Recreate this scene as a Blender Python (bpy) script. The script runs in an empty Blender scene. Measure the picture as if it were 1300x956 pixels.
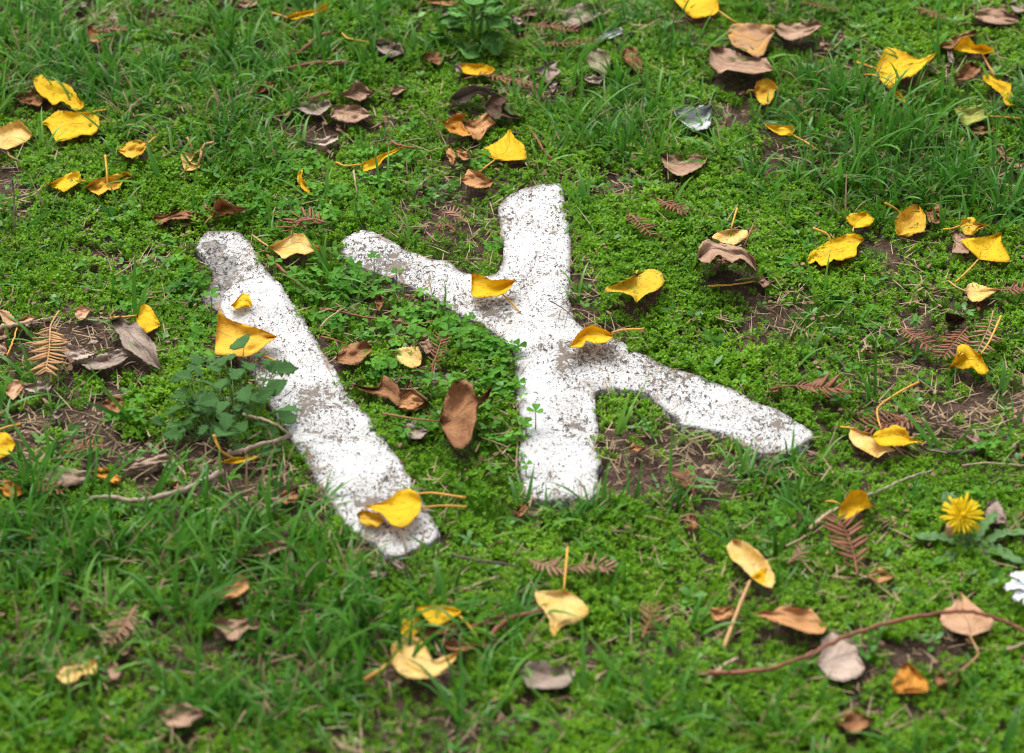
import bpy, math, random
import numpy as np
from mathutils import Vector, Matrix
random.seed(7); rng = np.random.default_rng(7)
SC = bpy.context.scene; COL = SC.collection
R = math.radians
# ------------------------------------------------------------------ camera
PITCH, LENS, DIST = R(36), 105.0, 3.55
cam_d = bpy.data.cameras.new('camera'); cam = bpy.data.objects.new('camera', cam_d); COL.objects.link(cam)
cam.location = (0, -DIST*math.cos(PITCH), DIST*math.sin(PITCH)); cam.rotation_euler = (math.pi/2-PITCH, 0, 0)
cam_d.lens = LENS; cam_d.sensor_width = 36; cam_d.sensor_fit = 'HORIZONTAL'; cam_d.clip_start = .05; cam_d.clip_end = 500
cam_d.dof.use_dof = True; cam_d.dof.focus_distance = 3.72; cam_d.dof.aperture_fstop = 4.3
SC.camera = cam
# ------------------------------------------------------------------ sky and light (soft overcast daylight)
SUN_EL, SUN_AZ = R(58), R(-25)          # azimuth measured from +Y towards +X
W = bpy.data.worlds.new('World'); SC.world = W; W.use_nodes = True
nt = W.node_tree; bg = nt.nodes['Background']
sky = nt.nodes.new('ShaderNodeTexSky'); sky.sky_type = 'NISHITA'; sky.sun_disc = False
sky.sun_elevation = SUN_EL; sky.sun_rotation = SUN_AZ; sky.air_density = 1.0; sky.dust_density = 6.0; sky.ozone_density = .4
hs = nt.nodes.new('ShaderNodeHueSaturation'); hs.inputs['Saturation'].default_value = .12
nt.links.new(sky.outputs[0], hs.inputs['Color']); nt.links.new(hs.outputs[0], bg.inputs[0]); bg.inputs[1].default_value = .15
sd = bpy.data.lights.new('sun', 'SUN'); sun = bpy.data.objects.new('sun', sd); COL.objects.link(sun)
sd.energy = .7; sd.angle = R(50); sd.color = (1, .95, .86)
dirv = Vector((math.sin(SUN_AZ)*math.cos(SUN_EL), math.cos(SUN_AZ)*math.cos(SUN_EL), math.sin(SUN_EL)))
sun.rotation_euler = dirv.to_track_quat('Z', 'Y').to_euler(); sun.location = dirv*5
SC.view_settings.view_transform = 'Standard'; SC.view_settings.look = 'None'
SC.view_settings.exposure = 0.76; SC.view_settings.gamma = 1
SC.cycles.filter_width = 1.0; SC.cycles.max_bounces = 8; SC.cycles.transmission_bounces = 4; SC.cycles.diffuse_bounces = 4

# ------------------------------------------------------------------ helpers
CP, SP = math.cos(PITCH), math.sin(PITCH)
CAM = np.array(cam.location)
KPX = 36/LENS/1300
def g(x, y):                                    # gentle unevenness of the lawn
    return .006*np.sin(6.1*x+1)*np.sin(5.3*y+.5)+.004*np.sin(15*x+2)*np.sin(13*y+1)
def at(px, py, h=0.0):                          # point of the lawn (h metres above it) seen at a photo pixel
    px = np.asarray(px, float); py = np.asarray(py, float); h = np.asarray(h, float)
    cx = (px-650)*KPX; cy = -(py-478)*KPX
    d = np.stack([cx, CP+cy*SP, -SP+cy*CP], -1)
    z = h+0*cx
    for _ in range(5):
        t = (z-CAM[2])/d[..., 2]; p = CAM+d*t[..., None]
        z = g(p[..., 0], p[..., 1])+h
    t = (z-CAM[2])/d[..., 2]
    return CAM+d*t[..., None]
def topix(x, y, z=0.0):
    dx, dy, dz = x-CAM[0], y-CAM[1], z-CAM[2]
    w = dy*CP-dz*SP; v = dy*SP+dz*CP
    return 650+dx/w/KPX, 478-v/w/KPX
def tag(o, label=None, cat=None, group=None, kind=None):
    for k, v in (('label', label), ('category', cat), ('group', group), ('kind', kind)):
        if v: o[k] = v
    return o
def empty(name, loc, label, cat, group=None):
    o = bpy.data.objects.new(name, None); COL.objects.link(o); o.location = [float(c) for c in loc]
    o.empty_display_size = .02
    return tag(o, label, cat, group)
def mesh(name, v, f, mat=None, uv=None, smooth=True):
    me = bpy.data.meshes.new(name); me.from_pydata([tuple(map(float, p)) for p in v], [], [tuple(map(int, q)) for q in f])
    if mat: me.materials.append(mat)
    if uv is not None:
        l = me.uv_layers.new(name='leaf'); idx = np.empty(len(me.loops), np.int32); me.loops.foreach_get('vertex_index', idx)
        l.data.foreach_set('uv', np.asarray(uv, np.float32)[idx].ravel())
    if smooth: me.polygons.foreach_set('use_smooth', [True]*len(me.polygons))
    me.update(); return me
def link(name, me, parent=None, loc=None):
    o = bpy.data.objects.new(name, me); COL.objects.link(o)
    if parent: o.parent = parent
    if loc is not None: o.location = [float(c) for c in loc]
    return o
def tube(pts, r0, r1=None, seg=6, rough=0.0):
    pts = np.asarray(pts, float); n = len(pts); r1 = r0 if r1 is None else r1
    v, f = [], []
    for i in range(n):
        a = pts[max(i-1, 0)]; b = pts[min(i+1, n-1)]; d = b-a; d = d/(np.linalg.norm(d)+1e-9)
        s = np.cross(d, [.13, .21, 1]); s /= np.linalg.norm(s)+1e-9; u = np.cross(s, d)
        r = r0+(r1-r0)*i/max(n-1, 1); r *= 1+rough*random.uniform(-1, 1)
        for k in range(seg):
            an = 2*math.pi*k/seg; v.append(pts[i]+r*(math.cos(an)*s+math.sin(an)*u))
    for i in range(n-1):
        for k in range(seg):
            f.append((i*seg+k, i*seg+(k+1) % seg, (i+1)*seg+(k+1) % seg, (i+1)*seg+k))
    f.append(tuple(range(seg))[::-1]); f.append(tuple(range((n-1)*seg, n*seg)))
    return v, f
def catmull(P, sub=6, ten=.4):
    P = np.asarray(P, float); n = len(P); out = []
    for i in range(n-1):
        p0, p1, p2, p3 = P[max(i-1, 0)], P[i], P[i+1], P[min(i+2, n-1)]
        m1, m2 = ten*(p2-p0), ten*(p3-p1)
        for k in range(sub):
            t = k/sub
            out.append((2*t**3-3*t*t+1)*p1+(t**3-2*t*t+t)*m1+(-2*t**3+3*t*t)*p2+(t**3-t*t)*m2)
    out.append(P[-1]); return np.array(out)
def resample(P, M):
    d = np.r_[0, np.cumsum(np.linalg.norm(np.diff(P, axis=0), axis=1))]
    s = np.linspace(0, d[-1], M+1)
    return np.stack([np.interp(s, d, P[:, k]) for k in range(P.shape[1])], 1)
TILES = dict(T1=(0, 0), T2=(320, 0), T3=(640, 0), T4=(950, 0), T5=(0, 220), T6=(320, 220), T7=(640, 220), T8=(950, 220),
             B1=(0, 440), B2=(320, 440), B3=(640, 440), B4=(950, 440), C1=(0, 640), C2=(320, 640), C3=(640, 640), C4=(950, 640))
def P(tile, s):                                  # "x,y x,y ..." read in an enlarged tile of the photograph -> photo pixels
    a = np.array([[float(c) for c in q.split(',')] for q in s.split()])
    if tile == 'P': return a
    return a/3.7143+np.array(TILES[tile])
def pip(x, y, poly):
    inside = np.zeros(np.shape(x), bool); n = len(poly); j = n-1
    for i in range(n):
        xi, yi = poly[i]; xj, yj = poly[j]
        c = ((yi > y) != (yj > y)) & (x < (xj-xi)*(y-yi)/(yj-yi+1e-12)+xi)
        inside ^= c; j = i
    return inside
def sdf(x, y, poly):                             # >0 inside; also the nearest boundary point
    best = np.full(np.shape(x), 1e9); bx = np.array(x, float); by = np.array(y, float)
    n = len(poly)
    for i in range(n):
        ax, ay = poly[i]; cx, cy = poly[(i+1) % n]; dx, dy = cx-ax, cy-ay
        t = np.clip(((x-ax)*dx+(y-ay)*dy)/(dx*dx+dy*dy+1e-12), 0, 1)
        qx, qy = ax+t*dx, ay+t*dy; d = np.hypot(x-qx, y-qy); m = d < best
        best = np.where(m, d, best); bx = np.where(m, qx, bx); by = np.where(m, qy, by)
    return np.where(pip(x, y, poly), best, -best), bx, by
_ph = rng.uniform(0, 6.28, (40, 2)); _an = rng.uniform(0, 6.28, 40)
def noise(x, y, freq, octs=4):                   # cheap smooth noise, about -1..1
    s = 0; a = 1; tot = 0; k = 0
    for o in range(octs):
        for j in range(4):
            w = freq*(2**o); an = _an[k % 40]+j
            s = s+a*np.sin(w*(math.cos(an)*x+math.sin(an)*y)+_ph[k % 40, 0]+1.3*np.sin(w*.7*(math.sin(an)*x-math.cos(an)*y)+_ph[k % 40, 1])); k += 1
        tot += a*2; a *= .55
    return s/tot

# ------------------------------------------------------------------ materials
def newmat(name):
    m = bpy.data.materials.new(name); m.use_nodes = True; t = m.node_tree; t.nodes.clear(); return m, t
class N:
    def __init__(s, t): s.t = t
    def n(s, ty, **kw):
        q = s.t.nodes.new(ty)
        for k, v in kw.items(): setattr(q, k, v)
        return q
    def set(s, sock, v):
        if hasattr(v, 'is_linked') or isinstance(v, bpy.types.NodeSocket): s.t.links.new(v, sock)
        elif isinstance(v, (tuple, list)) and len(v) == 3 and sock.type == 'RGBA': sock.default_value = (*v, 1)
        else: sock.default_value = v
    def math(s, op, a, b=0.0, c=None, clamp=False):
        q = s.n('ShaderNodeMath', operation=op, use_clamp=clamp); s.set(q.inputs[0], a); s.set(q.inputs[1], b)
        if c is not None: s.set(q.inputs[2], c)
        return q.outputs[0]
    def ramp(s, v, lo, hi):
        q = s.n('ShaderNodeMapRange', interpolation_type='SMOOTHSTEP'); s.set(q.inputs[0], v)
        q.inputs[1].default_value = lo; q.inputs[2].default_value = hi; return q.outputs[0]
    def mix(s, f, a, b, mode='MIX'):
        q = s.n('ShaderNodeMix', data_type='RGBA', blend_type=mode); s.set(q.inputs[0], f); s.set(q.inputs[6], a); s.set(q.inputs[7], b)
        return q.outputs[2]
    def noise(s, vec, scale, detail=4, rough=.55, dist=0):
        q = s.n('ShaderNodeTexNoise'); q.inputs['Scale'].default_value = scale; q.inputs['Detail'].default_value = detail
        q.inputs['Roughness'].default_value = rough; q.inputs['Distortion'].default_value = dist
        if vec is not None: s.t.links.new(vec, q.inputs['Vector'])
        return q.outputs['Fac']
    def out(s, sh): s.t.links.new(sh, s.n('ShaderNodeOutputMaterial').inputs[0])
    def bump(s, h, strength, dist):
        q = s.n('ShaderNodeBump'); q.inputs['Strength'].default_value = strength; q.inputs['Distance'].default_value = dist
        s.t.links.new(h, q.inputs['Height']); return q.outputs[0]
    def thin(s, col, rough=.5, trans=.3, spec=.4, normal=None):
        p = s.n('ShaderNodeBsdfPrincipled'); s.set(p.inputs['Base Color'], col); s.set(p.inputs['Roughness'], rough)
        p.inputs['Specular IOR Level'].default_value = spec
        tr = s.n('ShaderNodeBsdfTranslucent'); s.set(tr.inputs[0], col)
        if normal is not None: s.t.links.new(normal, p.inputs['Normal'])
        mx = s.n('ShaderNodeMixShader'); mx.inputs[0].default_value = trans
        s.t.links.new(p.outputs[0], mx.inputs[1]); s.t.links.new(tr.outputs[0], mx.inputs[2]); return mx.outputs[0]

def leaf_mat(name, base, base2, spot, edge, vein, spots=.5, edges=.5, trans=.25, rough=.55, nveins=7, crinkle=.4):
    m, t = newmat(name); b = N(t)
    uv = b.n('ShaderNodeUVMap', uv_map='leaf').outputs[0]; sep = b.n('ShaderNodeSeparateXYZ'); t.links.new(uv, sep.inputs[0])
    u = b.math('ABSOLUTE', b.math('MULTIPLY_ADD', sep.outputs[0], 2.0, -1.0)); tt = sep.outputs[1]
    tc = b.n('ShaderNodeTexCoord').outputs['Object']; rnd = b.n('ShaderNodeObjectInfo').outputs['Random']
    off = b.n('ShaderNodeVectorMath', operation='ADD'); t.links.new(tc, off.inputs[0])
    cmb = b.n('ShaderNodeCombineXYZ'); t.links.new(b.math('MULTIPLY', rnd, 37.0), cmb.inputs[0]); t.links.new(b.math('MULTIPLY', rnd, 91.0), cmb.inputs[1])
    t.links.new(cmb.outputs[0], off.inputs[1]); v = off.outputs[0]
    n1 = b.noise(v, 45, 4); n2 = b.noise(v, 210, 5, .65); n3 = b.noise(v, 700, 3)
    col = b.mix(b.ramp(n1, .35, .68), base, base2)
    mid = b.math('SUBTRACT', 1.0, b.ramp(u, .015, .07))
    lat = b.math('FRACT', b.math('MULTIPLY_ADD', tt, float(nveins), b.math('MULTIPLY', u, -2.6)))
    lat = b.math('ABSOLUTE', b.math('MULTIPLY_ADD', lat, 2.0, -1.0)); lat = b.ramp(lat, .86, .99)
    veins = b.math('MAXIMUM', mid, b.math('MULTIPLY', lat, .55))
    col = b.mix(b.math('MULTIPLY', veins, .55), col, vein)
    e = b.math('MULTIPLY', b.ramp(b.math('MULTIPLY_ADD', n2, .55, u), 1.12, 1.42), edges)
    col = b.mix(e, col, edge)
    sp = b.math('MULTIPLY', b.ramp(b.math('MULTIPLY_ADD', n1, .35, n2), .74, .84), spots)
    col = b.mix(sp, col, spot)
    col = b.mix(b.math('MULTIPLY', b.ramp(n3, .5, .75), .25), col, b.mix(.5, col, spot))
    hh = b.math('MULTIPLY_ADD', n2, 1.0*crinkle*2, b.math('MULTIPLY', veins, -.55))
    sh = b.thin(col, b.math('MULTIPLY_ADD', n2, .25, rough), trans, .22, b.bump(hh, .7, .0028)); b.out(sh); return m
LM = dict(
 yellow=leaf_mat('yellow_leaf', (.87, .60, .014), (.85, .53, .010), (.30, .13, .02), (.42, .20, .04), (.90, .56, .06), .5, .7, .34),
 goldtan=leaf_mat('golden_tan_leaf', (.84, .53, .045), (.74, .41, .03), (.28, .12, .03), (.40, .20, .06), (.80, .50, .15), .4, .5, .25),
 pale=leaf_mat('pale_yellow_leaf', (.86, .62, .24), (.83, .53, .13), (.42, .22, .06), (.55, .30, .09), (.86, .6, .24), .4, .5, .25),
 heart=leaf_mat('spotted_yellow_leaf', (.82, .48, .02), (.55, .46, .03), (.22, .10, .02), (.25, .11, .03), (.62, .60, .06), 1.0, .8, .25),
 tan=leaf_mat('tan_leaf', (.62, .33, .14), (.50, .24, .09), (.22, .10, .04), (.3, .15, .07), (.42, .2, .08), .4, .6, .2),
 blush=leaf_mat('blush_tan_leaf', (.68, .42, .26), (.60, .34, .18), (.35, .18, .09), (.4, .22, .12), (.45, .25, .13), .3, .4, .2),
 brown=leaf_mat('rosy_brown_leaf', (.45, .29, .195), (.34, .20, .125), (.13, .065, .035), (.17, .085, .05), (.22, .11, .06), .5, .6, .12),
 mottled=leaf_mat('mottled_brown_leaf', (.40, .23, .13), (.56, .30, .06), (.2, .1, .05), (.2, .1, .06), (.25, .13, .07), .3, .6, .12),
 copper=leaf_mat('copper_brown_leaf', (.43, .21, .09), (.29, .125, .05), (.11, .05, .025), (.15, .07, .03), (.2, .09, .04), .5, .6, .12, .36, 6, 1.3),
 orange=leaf_mat('orange_leaf', (.70, .32, .04), (.58, .23, .025), (.2, .08, .02), (.28, .12, .03), (.5, .24, .06), .5, .6, .2, .42),
 grey=leaf_mat('grey_brown_leaf', (.42, .33, .27), (.32, .235, .185), (.13, .085, .06), (.17, .12, .09), (.2, .14, .1), .4, .5, .1, .6, 7, .8),
 dark=leaf_mat('dark_brown_leaf', (.15, .085, .055), (.10, .05, .03), (.05, .03, .02), (.07, .04, .025), (.1, .06, .035), .4, .5, .08, .6, 6, .8),
 ash=leaf_mat('ash_white_leaf', (.62, .64, .64), (.50, .52, .52), (.3, .28, .25), (.4, .38, .35), (.55, .56, .55), .4, .4, .15),
 bone=leaf_mat('bone_white_leaf', (.60, .47, .39), (.50, .38, .30), (.3, .2, .15), (.36, .26, .2), (.4, .3, .23), .4, .4, .12, .6, 7, .8),
 olive=leaf_mat('olive_grey_leaf', (.32, .30, .17), (.25, .20, .13), (.14, .1, .06), (.2, .14, .08), (.35, .34, .2), .3, .5, .15),
 lime=leaf_mat('lime_yellow_leaf', (.40, .44, .09), (.52, .50, .12), (.3, .2, .05), (.5, .3, .05), (.5, .55, .2), .25, .7, .25),
 green=leaf_mat('broad_green_leaf', (.14, .36, .06), (.10, .27, .05), (.11, .09, .04), (.07, .12, .03), (.16, .32, .12), .3, .3, .25, .45),
 weed=leaf_mat('weed_leaf', (.085, .235, .05), (.06, .18, .038), (.22, .19, .13), (.08, .12, .04), (.12, .26, .09), .55, .4, .2, .45, 5),
 dandy=leaf_mat('dandelion_leaf', (.20, .38, .13), (.14, .30, .10), (.14, .15, .08), (.08, .15, .07), (.26, .38, .24), .2, .2, .25, .5, 9),
)
def plain(name, col, col2, scale=200, rough=.6, trans=0, bump=.4, spec=.3):
    m, t = newmat(name); b = N(t); tc = b.n('ShaderNodeTexCoord').outputs['Object']
    n = b.noise(tc, scale, 4, .6); c = b.mix(b.ramp(n, .35, .68), col, col2)
    b.out(b.thin(c, rough, trans, spec, b.bump(n, bump, .001))); return m
M_STALK = plain('leaf_stalk', (.72, .40, .06), (.62, .30, .05), 300, .5, .1)
M_TSTALK = plain('tan_stalk', (.50, .30, .13), (.38, .2, .08), 300, .55)
M_RSTALK = plain('brown_stalk', (.30, .14, .06), (.2, .09, .04), 300, .55)
M_GSTALK = plain('green_stem', (.14, .25, .06), (.10, .19, .05), 200, .5, .15)
M_NEED = plain('rusty_needle', (.30, .125, .065), (.22, .085, .045), 150, .55, .1)
M_NEEDT = plain('tan_needle', (.56, .33, .15), (.45, .22, .08), 150, .55, .1)
M_NEEDP = plain('faded_needle', (.40, .22, .14), (.30, .15, .09), 150, .55, .1)
M_TWIGR = plain('red_twig', (.26, .095, .05), (.16, .055, .03), 90, .6)
M_TWIGG = plain('weathered_twig', (.36, .28, .22), (.22, .15, .11), 80, .7, 0, 1)
M_TWIGD = plain('dark_twig', (.07, .05, .04), (.12, .085, .065), 90, .7, 0, 1)
M_STRAW = plain('straw', (.50, .38, .24), (.34, .23, .14), 60, .6, .1)
M_BARK = plain('bark', (.34, .24, .17), (.17, .11, .075), 120, .8, 0, 2)
M_PETAL = plain('dandelion_petal', (.90, .72, .010), (.88, .64, .006), 120, .5, .4, .2)
M_PETALC = plain('dandelion_centre', (.85, .56, .005), (.8, .48, .004), 400, .6, .15)
M_WPETAL = plain('white_petal', (.80, .82, .86), (.70, .72, .76), 120, .5, .25, .3)

def soil_mat():
    m, t = newmat('soil'); b = N(t); pos = b.n('ShaderNodeNewGeometry').outputs['Position']
    n1 = b.noise(pos, 9, 5); n2 = b.noise(pos, 70, 6, .7); n3 = b.noise(pos, 320, 4, .65)
    c = b.mix(b.ramp(n2, .35, .7), (.06, .036, .024), (.135, .088, .06)); c = b.mix(b.ramp(n3, .55, .72), c, (.26, .185, .13))
    c = b.mix(b.math('MULTIPLY', b.ramp(n1, .5, .7), .5), c, (.055, .05, .018))
    ln = b.n('ShaderNodeVectorMath', operation='LENGTH'); t.links.new(pos, ln.inputs[0])
    far = b.math('MULTIPLY', b.ramp(b.math('MULTIPLY_ADD', n1, .5, ln.outputs['Value']), 1.7, 2.3), b.ramp(n2, .2, .55))
    c = b.mix(far, c, b.mix(b.ramp(n3, .35, .65), (.03, .085, .012), (.085, .19, .03)))
    p = b.n('ShaderNodeBsdfPrincipled'); t.links.new(c, p.inputs['Base Color']); p.inputs['Roughness'].default_value = .9
    p.inputs['Specular IOR Level'].default_value = .2
    t.links.new(b.bump(b.math('MULTIPLY_ADD', n3, .6, n2), 1.0, .006), p.inputs['Normal']); b.out(p.outputs[0]); return m
M_SOIL = soil_mat()

def slab_mat():
    m, t = newmat('white_painted_concrete'); b = N(t); pos = b.n('ShaderNodeTexCoord').outputs['Object']
    bare = b.n('ShaderNodeAttribute', attribute_name='bare').outputs['Fac']; ed = b.n('ShaderNodeAttribute', attribute_name='edge').outputs['Fac']
    mp = b.n('ShaderNodeMapping'); t.links.new(pos, mp.inputs[0]); mp.inputs['Scale'].default_value = (1.15, .8, 1); v = mp.outputs[0]
    n0 = b.noise(pos, 11, 3); n1 = b.noise(v, 66, 6, .68, .8); n2 = b.noise(v, 190, 4, .62, .5); n3 = b.noise(pos, 550, 3, .6); n4 = b.noise(pos, 26, 4, .6)
    paint = b.mix(b.ramp(n4, .35, .75), (.60, .60, .60), (.50, .495, .485)); paint = b.mix(b.math('MULTIPLY', b.ramp(n2, .52, .72), .45), paint, (.40, .37, .335))
    conc = b.mix(b.ramp(n2, .35, .65), (.34, .33, .32), (.18, .175, .17)); conc = b.mix(b.ramp(n3, .55, .7), conc, (.45, .44, .42))
    bm = b.ramp(b.math('ADD', bare, b.math('MULTIPLY_ADD', n1, .9, -.45)), .42, .58)
    c = b.mix(bm, paint, conc)
    big = b.ramp(b.math('MULTIPLY_ADD', n0, .62, n1), .94, .96)
    small = b.ramp(b.math('MULTIPLY_ADD', n0, .48, n2), .836, .862)
    rim = b.math('MULTIPLY', b.math('SUBTRACT', 1.0, b.ramp(ed, .001, .010)), b.ramp(n1, .38, .58))
    tiny = b.math('MULTIPLY', b.ramp(b.math('MULTIPLY_ADD', n0, .35, n3), .765, .80), .95)
    d = b.math('MAXIMUM', b.math('MAXIMUM', big, small), b.math('MAXIMUM', rim, tiny))
    dirt = b.mix(b.ramp(n3, .35, .65), (.032, .023, .017), (.082, .058, .042))
    c = b.mix(b.math('MULTIPLY', d, .92), c, dirt)
    halo = b.math('MULTIPLY', b.ramp(b.math('MULTIPLY_ADD', n0, .55, n1), .80, .92), .28); c = b.mix(halo, c, (.42, .35, .28))
    p = b.n('ShaderNodeBsdfPrincipled'); t.links.new(c, p.inputs['Base Color']); p.inputs['Roughness'].default_value = .75; p.inputs['Specular IOR Level'].default_value = .25
    h = b.math('ADD', b.math('MULTIPLY_ADD', d, .7, b.math('MULTIPLY', n2, .9)), b.math('MULTIPLY_ADD', bm, -.8, b.math('MULTIPLY', n3, .4)))
    t.links.new(b.bump(h, .75, .003), p.inputs['Normal']); b.out(p.outputs[0]); return m
M_SLAB = slab_mat()

def green_mat(name, dark, mid, light, trans=.35, rough=.45, spec=.4, yellowish=(.20, .24, .03)):
    m, t = newmat(name); b = N(t)
    tint = b.n('ShaderNodeAttribute', attribute_name='tint').outputs['Fac']; rnd = b.n('ShaderNodeObjectInfo').outputs['Random']
    pos = b.n('ShaderNodeNewGeometry').outputs['Position']; n = b.noise(pos, 6, 3); n2 = b.noise(pos, 28, 3)
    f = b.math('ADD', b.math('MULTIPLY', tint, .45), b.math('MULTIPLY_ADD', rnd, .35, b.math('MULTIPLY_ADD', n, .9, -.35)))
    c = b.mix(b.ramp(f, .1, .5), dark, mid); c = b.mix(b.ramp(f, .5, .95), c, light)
    c = b.mix(b.math('MULTIPLY', b.ramp(n2, .52, .72), .45), c, yellowish)
    b.out(b.thin(c, rough, trans, spec)); return m
M_COVER = green_mat('ground_cover_leaf', (.062, .18, .005), (.145, .34, .007), (.24, .46, .018), .42, .45, .25)
M_MOSS = green_mat('fine_moss', (.06, .17, .008), (.115, .29, .012), (.18, .38, .02), .35, .5)
M_GRASS = green_mat('grass_blade', (.030, .12, .012), (.068, .235, .020), (.19, .41, .06), .35, .38, .35, (.11, .23, .02))
M_CLOVER = green_mat('clover_leaf', (.042, .155, .012), (.08, .26, .018), (.155, .40, .042), .38, .58, .15, (.11, .28, .02))
M_DRY = green_mat('dry_grass', (.24, .16, .09), (.38, .27, .16), (.52, .40, .26), .2, .6, .3, (.30, .17, .09))
M_CRUMB = plain('soil_crumb', (.07, .046, .033), (.14, .1, .075), 200, .9)

# ------------------------------------------------------------------ ground
def build_ground():
    def axis(lo, hi, st):
        a = np.arange(lo, hi+1e-6, st); o = np.array([.05, .15, .4, 1, 2.5, 6, 15, 35, 70])
        return np.r_[(lo-o)[::-1], a, hi+o]
    xs, ys = axis(-1.5, 1.5, .008), axis(-1.2, 1.6, .008)
    X, Y = np.meshgrid(xs, ys); Z = g(X, Y)-.002+np.where((abs(X) < 1.9) & (abs(Y) < 1.9), .0042*noise(X, Y, 42, 3)+.0016*noise(X, Y, 260, 2), 0)
    nx, ny = len(xs), len(ys); i = np.arange(nx*ny).reshape(ny, nx)
    f = np.stack([i[:-1, :-1], i[:-1, 1:], i[1:, 1:], i[1:, :-1]], -1).reshape(-1, 4)
    me = bpy.data.meshes.new('ground'); me.from_pydata(np.stack([X, Y, Z], -1).reshape(-1, 3).tolist(), [], f.tolist())
    me.materials.append(M_SOIL); me.polygons.foreach_set('use_smooth', [True]*len(me.polygons)); me.update()
    tag(link('ground', me), 'brown soil of the lawn showing between the plants', None, None, 'structure')
build_ground()

# ------------------------------------------------------------------ the two white slabs
SLAB_TOP = .0085
SLABS = []
def slab(name, px, label, cat, bare_px=None):
    pts = catmull(np.vstack([px, px[:1]]), 5, .35)[:-1]
    w = at(pts[:, 0], pts[:, 1], SLAB_TOP)[:, :2]
    w = resample(np.vstack([w, w[:1]]), 320)[:-1]
    nrm = np.stack([np.roll(w[:, 1], -1)-np.roll(w[:, 1], 1), -(np.roll(w[:, 0], -1)-np.roll(w[:, 0], 1))], 1); nrm /= np.linalg.norm(nrm, axis=1)[:, None]+1e-9
    w = w+nrm*(.0014*noise(w[:, 0], w[:, 1], 330, 3)+.0005*noise(w[:, 0], w[:, 1], 70, 2)+.0035)[:, None]
    SLABS.append(w)
    c = w.mean(0); st = .0023
    xs = np.arange(w[:, 0].min()-2*st, w[:, 0].max()+2*st, st); ys = np.arange(w[:, 1].min()-2*st, w[:, 1].max()+2*st, st)
    X, Y = np.meshgrid(xs, ys); s, bx, by = sdf(X, Y, w)
    s = s; keep = s > -st*1.2
    Xo, Yo = np.where(s < st*.35, bx, X), np.where(s < st*.35, by, Y); sc = np.where(s < st*.35, 0, s)
    r = .003
    prof = r*(1-np.sqrt(np.clip(1-(1-np.clip(sc/r, 0, 1))**2, 0, 1)))
    top = SLAB_TOP+g(Xo, Yo)*.8+.0013*noise(Xo, Yo, 24, 3)+.0009*noise(Xo, Yo, 150, 3)-.001*np.clip(1-sc/.03, 0, 1)
    bare = np.zeros_like(X)
    if bare_px is not None:
        b = at(bare_px[:, 0], bare_px[:, 1], SLAB_TOP)[:, :2]; sb, _, _ = sdf(Xo, Yo, b); bare = np.clip(.5+sb/.022, 0, 1)
        top = top-.0035*bare*(1+.8*noise(Xo, Yo, 120, 3))
    Z = np.where(sc <= 0, -.035, top-prof*.9)
    idx = -np.ones(X.shape, int); q = keep[:-1, :-1] & keep[1:, :-1] & keep[1:, 1:] & keep[:-1, 1:]
    used = np.zeros_like(keep); used[:-1, :-1] |= q; used[1:, :-1] |= q; used[1:, 1:] |= q; used[:-1, 1:] |= q
    idx[used] = np.arange(used.sum()); v = np.stack([Xo-c[0], Yo-c[1], Z], -1)[used]
    f = np.stack([idx[:-1, :-1], idx[:-1, 1:], idx[1:, 1:], idx[1:, :-1]], -1)[q]
    me = bpy.data.meshes.new(name); me.from_pydata(v.tolist(), [], f.tolist()); me.materials.append(M_SLAB)
    for nm, a in (('bare', bare), ('edge', sc)):
        at_ = me.attributes.new(nm, 'FLOAT', 'POINT'); at_.data.foreach_set('value', a[used].astype(np.float32))
    me.polygons.foreach_set('use_smooth', [True]*len(me.polygons)); me.update()
    tag(link(name, me, None, (c[0], c[1], 0)), label, cat)
    return w
BAR = P('P', "250,301 258,293 269,289 281,290 293,290 303,291 314,296 328,313 341,336 363,360 375,379 393,406 409,435 425,457 436,476 446,499 471,523 492,553 514,583 533,615 554,653 566,680 544,694 528,701 512,711 482,706 470,692 455,683 436,670 420,650 395,608 365,560 345,530 325,492 302,462 285,450 272,432 275,402 262,388 251,378 251,370 260,362 266,349 256,330 243,318")
CROSS = P('P', "427,314 429,303 438,296 447,290 460,287 476,290 498,301 519,313 546,324 570,328 592,341 616,346 628,342 634,320 632,298 627,268 630,256 643,245 664,234 696,229 715,229 721,244 724,268 730,298 731,325 728,349 729,376 733,400 745,412 775,425 791,429 812,443 830,449 855,463 898,476 936,491 963,506 990,515 1004,524 1024,536 1037,546 1039,554 1024,567 1000,577 968,579 936,569 923,556 893,548 863,541 850,529 828,513 820,502 791,497 762,497 763,529 765,548 762,564 769,585 763,601 767,618 753,639 726,636 696,641 662,634 656,601 653,569 659,542 651,515 648,472 648,454 642,440 616,417 587,402 549,384 527,371 492,355 449,339 437,329 429,322")
slab('concrete_bar', BAR, 'narrow white painted concrete bar, grey and chipped at its far end, left of the cross', 'concrete letter', P('T5', "925,560 985,480 985,400 950,330 1000,310 1060,335 1045,390 1110,395 1115,460 1100,520 1060,560 1030,650 960,640"))
slab('concrete_cross', CROSS, 'larger white painted concrete slab with four crossing arms set flush in the lawn', 'concrete letter')

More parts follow.
